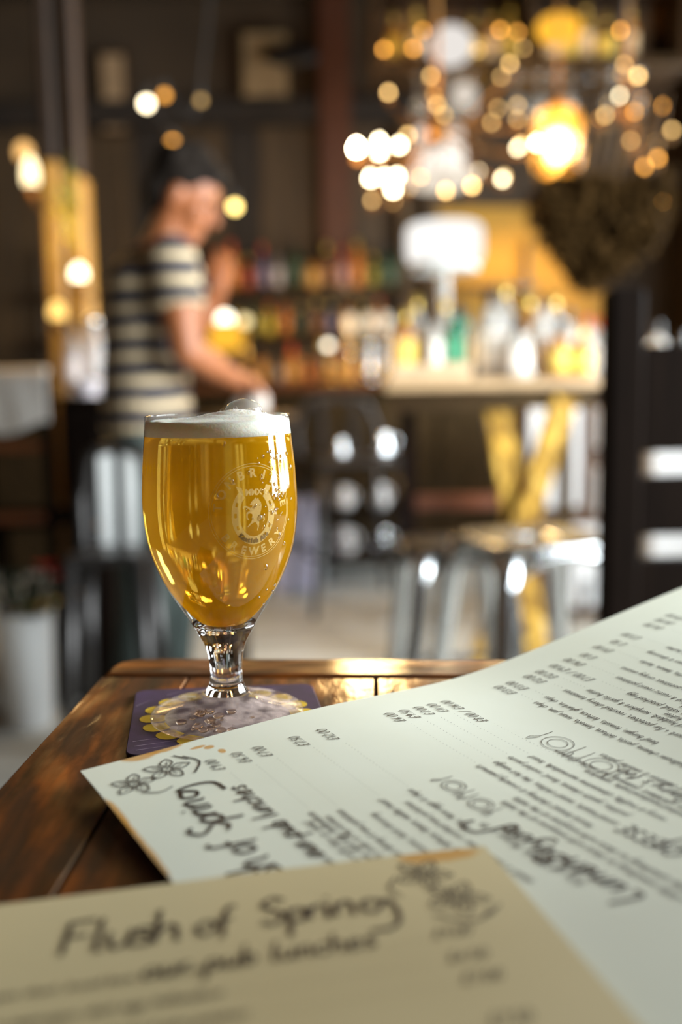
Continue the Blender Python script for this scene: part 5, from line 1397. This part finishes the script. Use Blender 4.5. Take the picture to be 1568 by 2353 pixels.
for i in range(90):
    c = Vector((bx+random.gauss(.01, .055), 3.08+random.gauss(0, .05), bzt+random.uniform(.0, .13))); l = random.uniform(.03, .06); R = Matrix.Rotation(random.uniform(0, 6.28), 3, 'Z') @ Matrix.Rotation(random.uniform(-1.2, 1.2), 3, 'X')
    m.add([c+R @ Vector(v)*l for v in ((0, 0, .5), (.3, .1, 0), (0, 0, -.7), (-.3, .1, 0))], [[0, 1, 2, 3]], False)
m.build('foliage', lfm, t, kind='stuff')

# ------------------------------------------------------------------ things on the floor under the bar
for (px, py, w, d, h, lab, col) in ((716, 1296, .15, .2, .30, 'white plastic crate on the floor before the bar, right of the glass', (.75, .76, .74)), (678, 1310, .20, .22, .46, 'pale lavender carton on the floor just right of the glass', (.62, .58, .74))):
    yc = 5.42 if h < .4 else 5.18; c = at(px, py, yc-.05)
    t = thing('carton' if h > .4 else 'plastic_crate', lab, 'box', (c.x, yc, 0)); mm = mat(lab[:16], col, .5, var=.1)
    th = .012
    for sx_ in (-1, 1):
        MB().box((c.x+sx_*(w/2-th/2), yc, h/2+.006), (th, d, h-.012)).build('side', mm, t); MB().box((c.x, yc+sx_*(d/2-th/2), h/2+.006), (w-2*th, th, h-.012)).build('side', mm, t)
    MB().box((c.x, yc, .006), (w, d, .012)).build('bottom', mm, t)
    MB().box((c.x, yc-d/2-.003, h*.55), (w*.5, .006, h*.12)).build('handle_strip', mat('grey slot', (.2, .2, .2), .6), t)

# black trolley of polished jugs in front of the bar
jx = at(835, 1100, 5.3).x
t = thing('trolley', 'low black trolley of steel jugs before the bar, behind the gunmetal bar chair', 'trolley', (jx, 5.3, 0))
z1, z2, z3 = at(835, 1062, 5.3).z, at(835, 1168, 5.3).z, .14
for z in (z1, z2, z3): MB().box((jx, 5.3, z-.01), (.40, .22, .02), bev=.004).build('shelf', set_m, t)
for sx_ in (-1, 1):
    for sy_ in (-1, 1): MB().tube([(jx+sx_*.19, 5.3+sy_*.10, .03), (jx+sx_*.19, 5.3+sy_*.10, z1+.02)], .009, 8).build('upright', dsteel, t); MB().ell((jx+sx_*.19, 5.3+sy_*.10, .024), .024, 10, 8).build('castor', rub, t)
jm = [mat('polished steel', (.85, .85, .86), .16, 1.0), mat('white pottery', (.82, .80, .80), .25)]
for i, (px, z, h, k, lab) in enumerate(((782, z1, .13, 0, 'polished steel jug at the left of the trolley top'), (880, z1, .16, 0, 'taller polished steel jug at the right of the trolley top'), (792, z2, .12, 1, 'white pottery jug left on the middle shelf of the trolley'), (872, z2, .13, 1, 'white pottery jug right on the middle shelf of the trolley'), (793, z3, .15, 1, 'large white jug on the bottom shelf of the trolley'), (876, z3, .14, 0, 'steel jug on the bottom shelf of the trolley'))):
    x = at(px, 1100, 5.3).x; k_ = h/.13; tj = thing('jug', lab, 'jug', (x, 5.28, z+.0005), 'jugs on the trolley')
    MB().lathe([(0, 0), (.030*k_, 0), (.046*k_, .02*k_), (.050*k_, .045*k_), (.036*k_, .085*k_), (.028*k_, .105*k_), (.034*k_, .13*k_), (.031*k_, .13*k_), (.025*k_, .105*k_), (.033*k_, .085*k_), (0, .08*k_)], (x, 5.28, z+.0005), 20).build('jug_body', jm[k], tj)
    MB().tube([(x+.030*k_, 5.28, z+.118*k_), (x+.062*k_, 5.28, z+.10*k_), (x+.062*k_, 5.28, z+.06*k_), (x+.046*k_, 5.28, z+.04*k_)], .006*k_, 8).build('handle', jm[k], tj)

# ------------------------------------------------------------------ pictures on the back wall
def frame(px, py, w, h, col, lab, oval=False):
    c = at(px, py, 6.55 if oval else 6.62); t = thing('picture', lab, 'picture', tuple(c), None)
    if oval:
        MB().ell(c, (w/2, .02, h/2), 28, 14).build('plaque', mat('black plaque', (.008, .006, .006), .4), t)
    else:
        MB().box(c, (w, .03, h), bev=.008).build('frame', dwood, t); MB().box(c+Vector((0, -.016, 0)), (w-.06, .006, h-.06), bev=.001).build('print', mat('print '+lab[:14], col, .7, var=.35, vscale=5), t)
frame(262, 215, .20, .52, (.30, .19, .10), 'tall pale print on the brown wall left of the string lights')
frame(150, 190, .16, .40, (.22, .14, .09), 'dim narrow print on the wall above the pillar')
frame(610, 150, .34, .44, (.30, .20, .10), 'pale brown print on the wall left of the oval plaque')
frame(668, 128, .34, .13, (0, 0, 0), 'black oval plaque over the brown print on the wall', True)
rp_ = at(768, 190, 6.6); MB().box((rp_.x, 6.6, 2.6), (.20, .10, 1.8), bev=.01).build('pilaster', mat('red brown paint', (.085, .024, .008), .5, var=.3), wb)
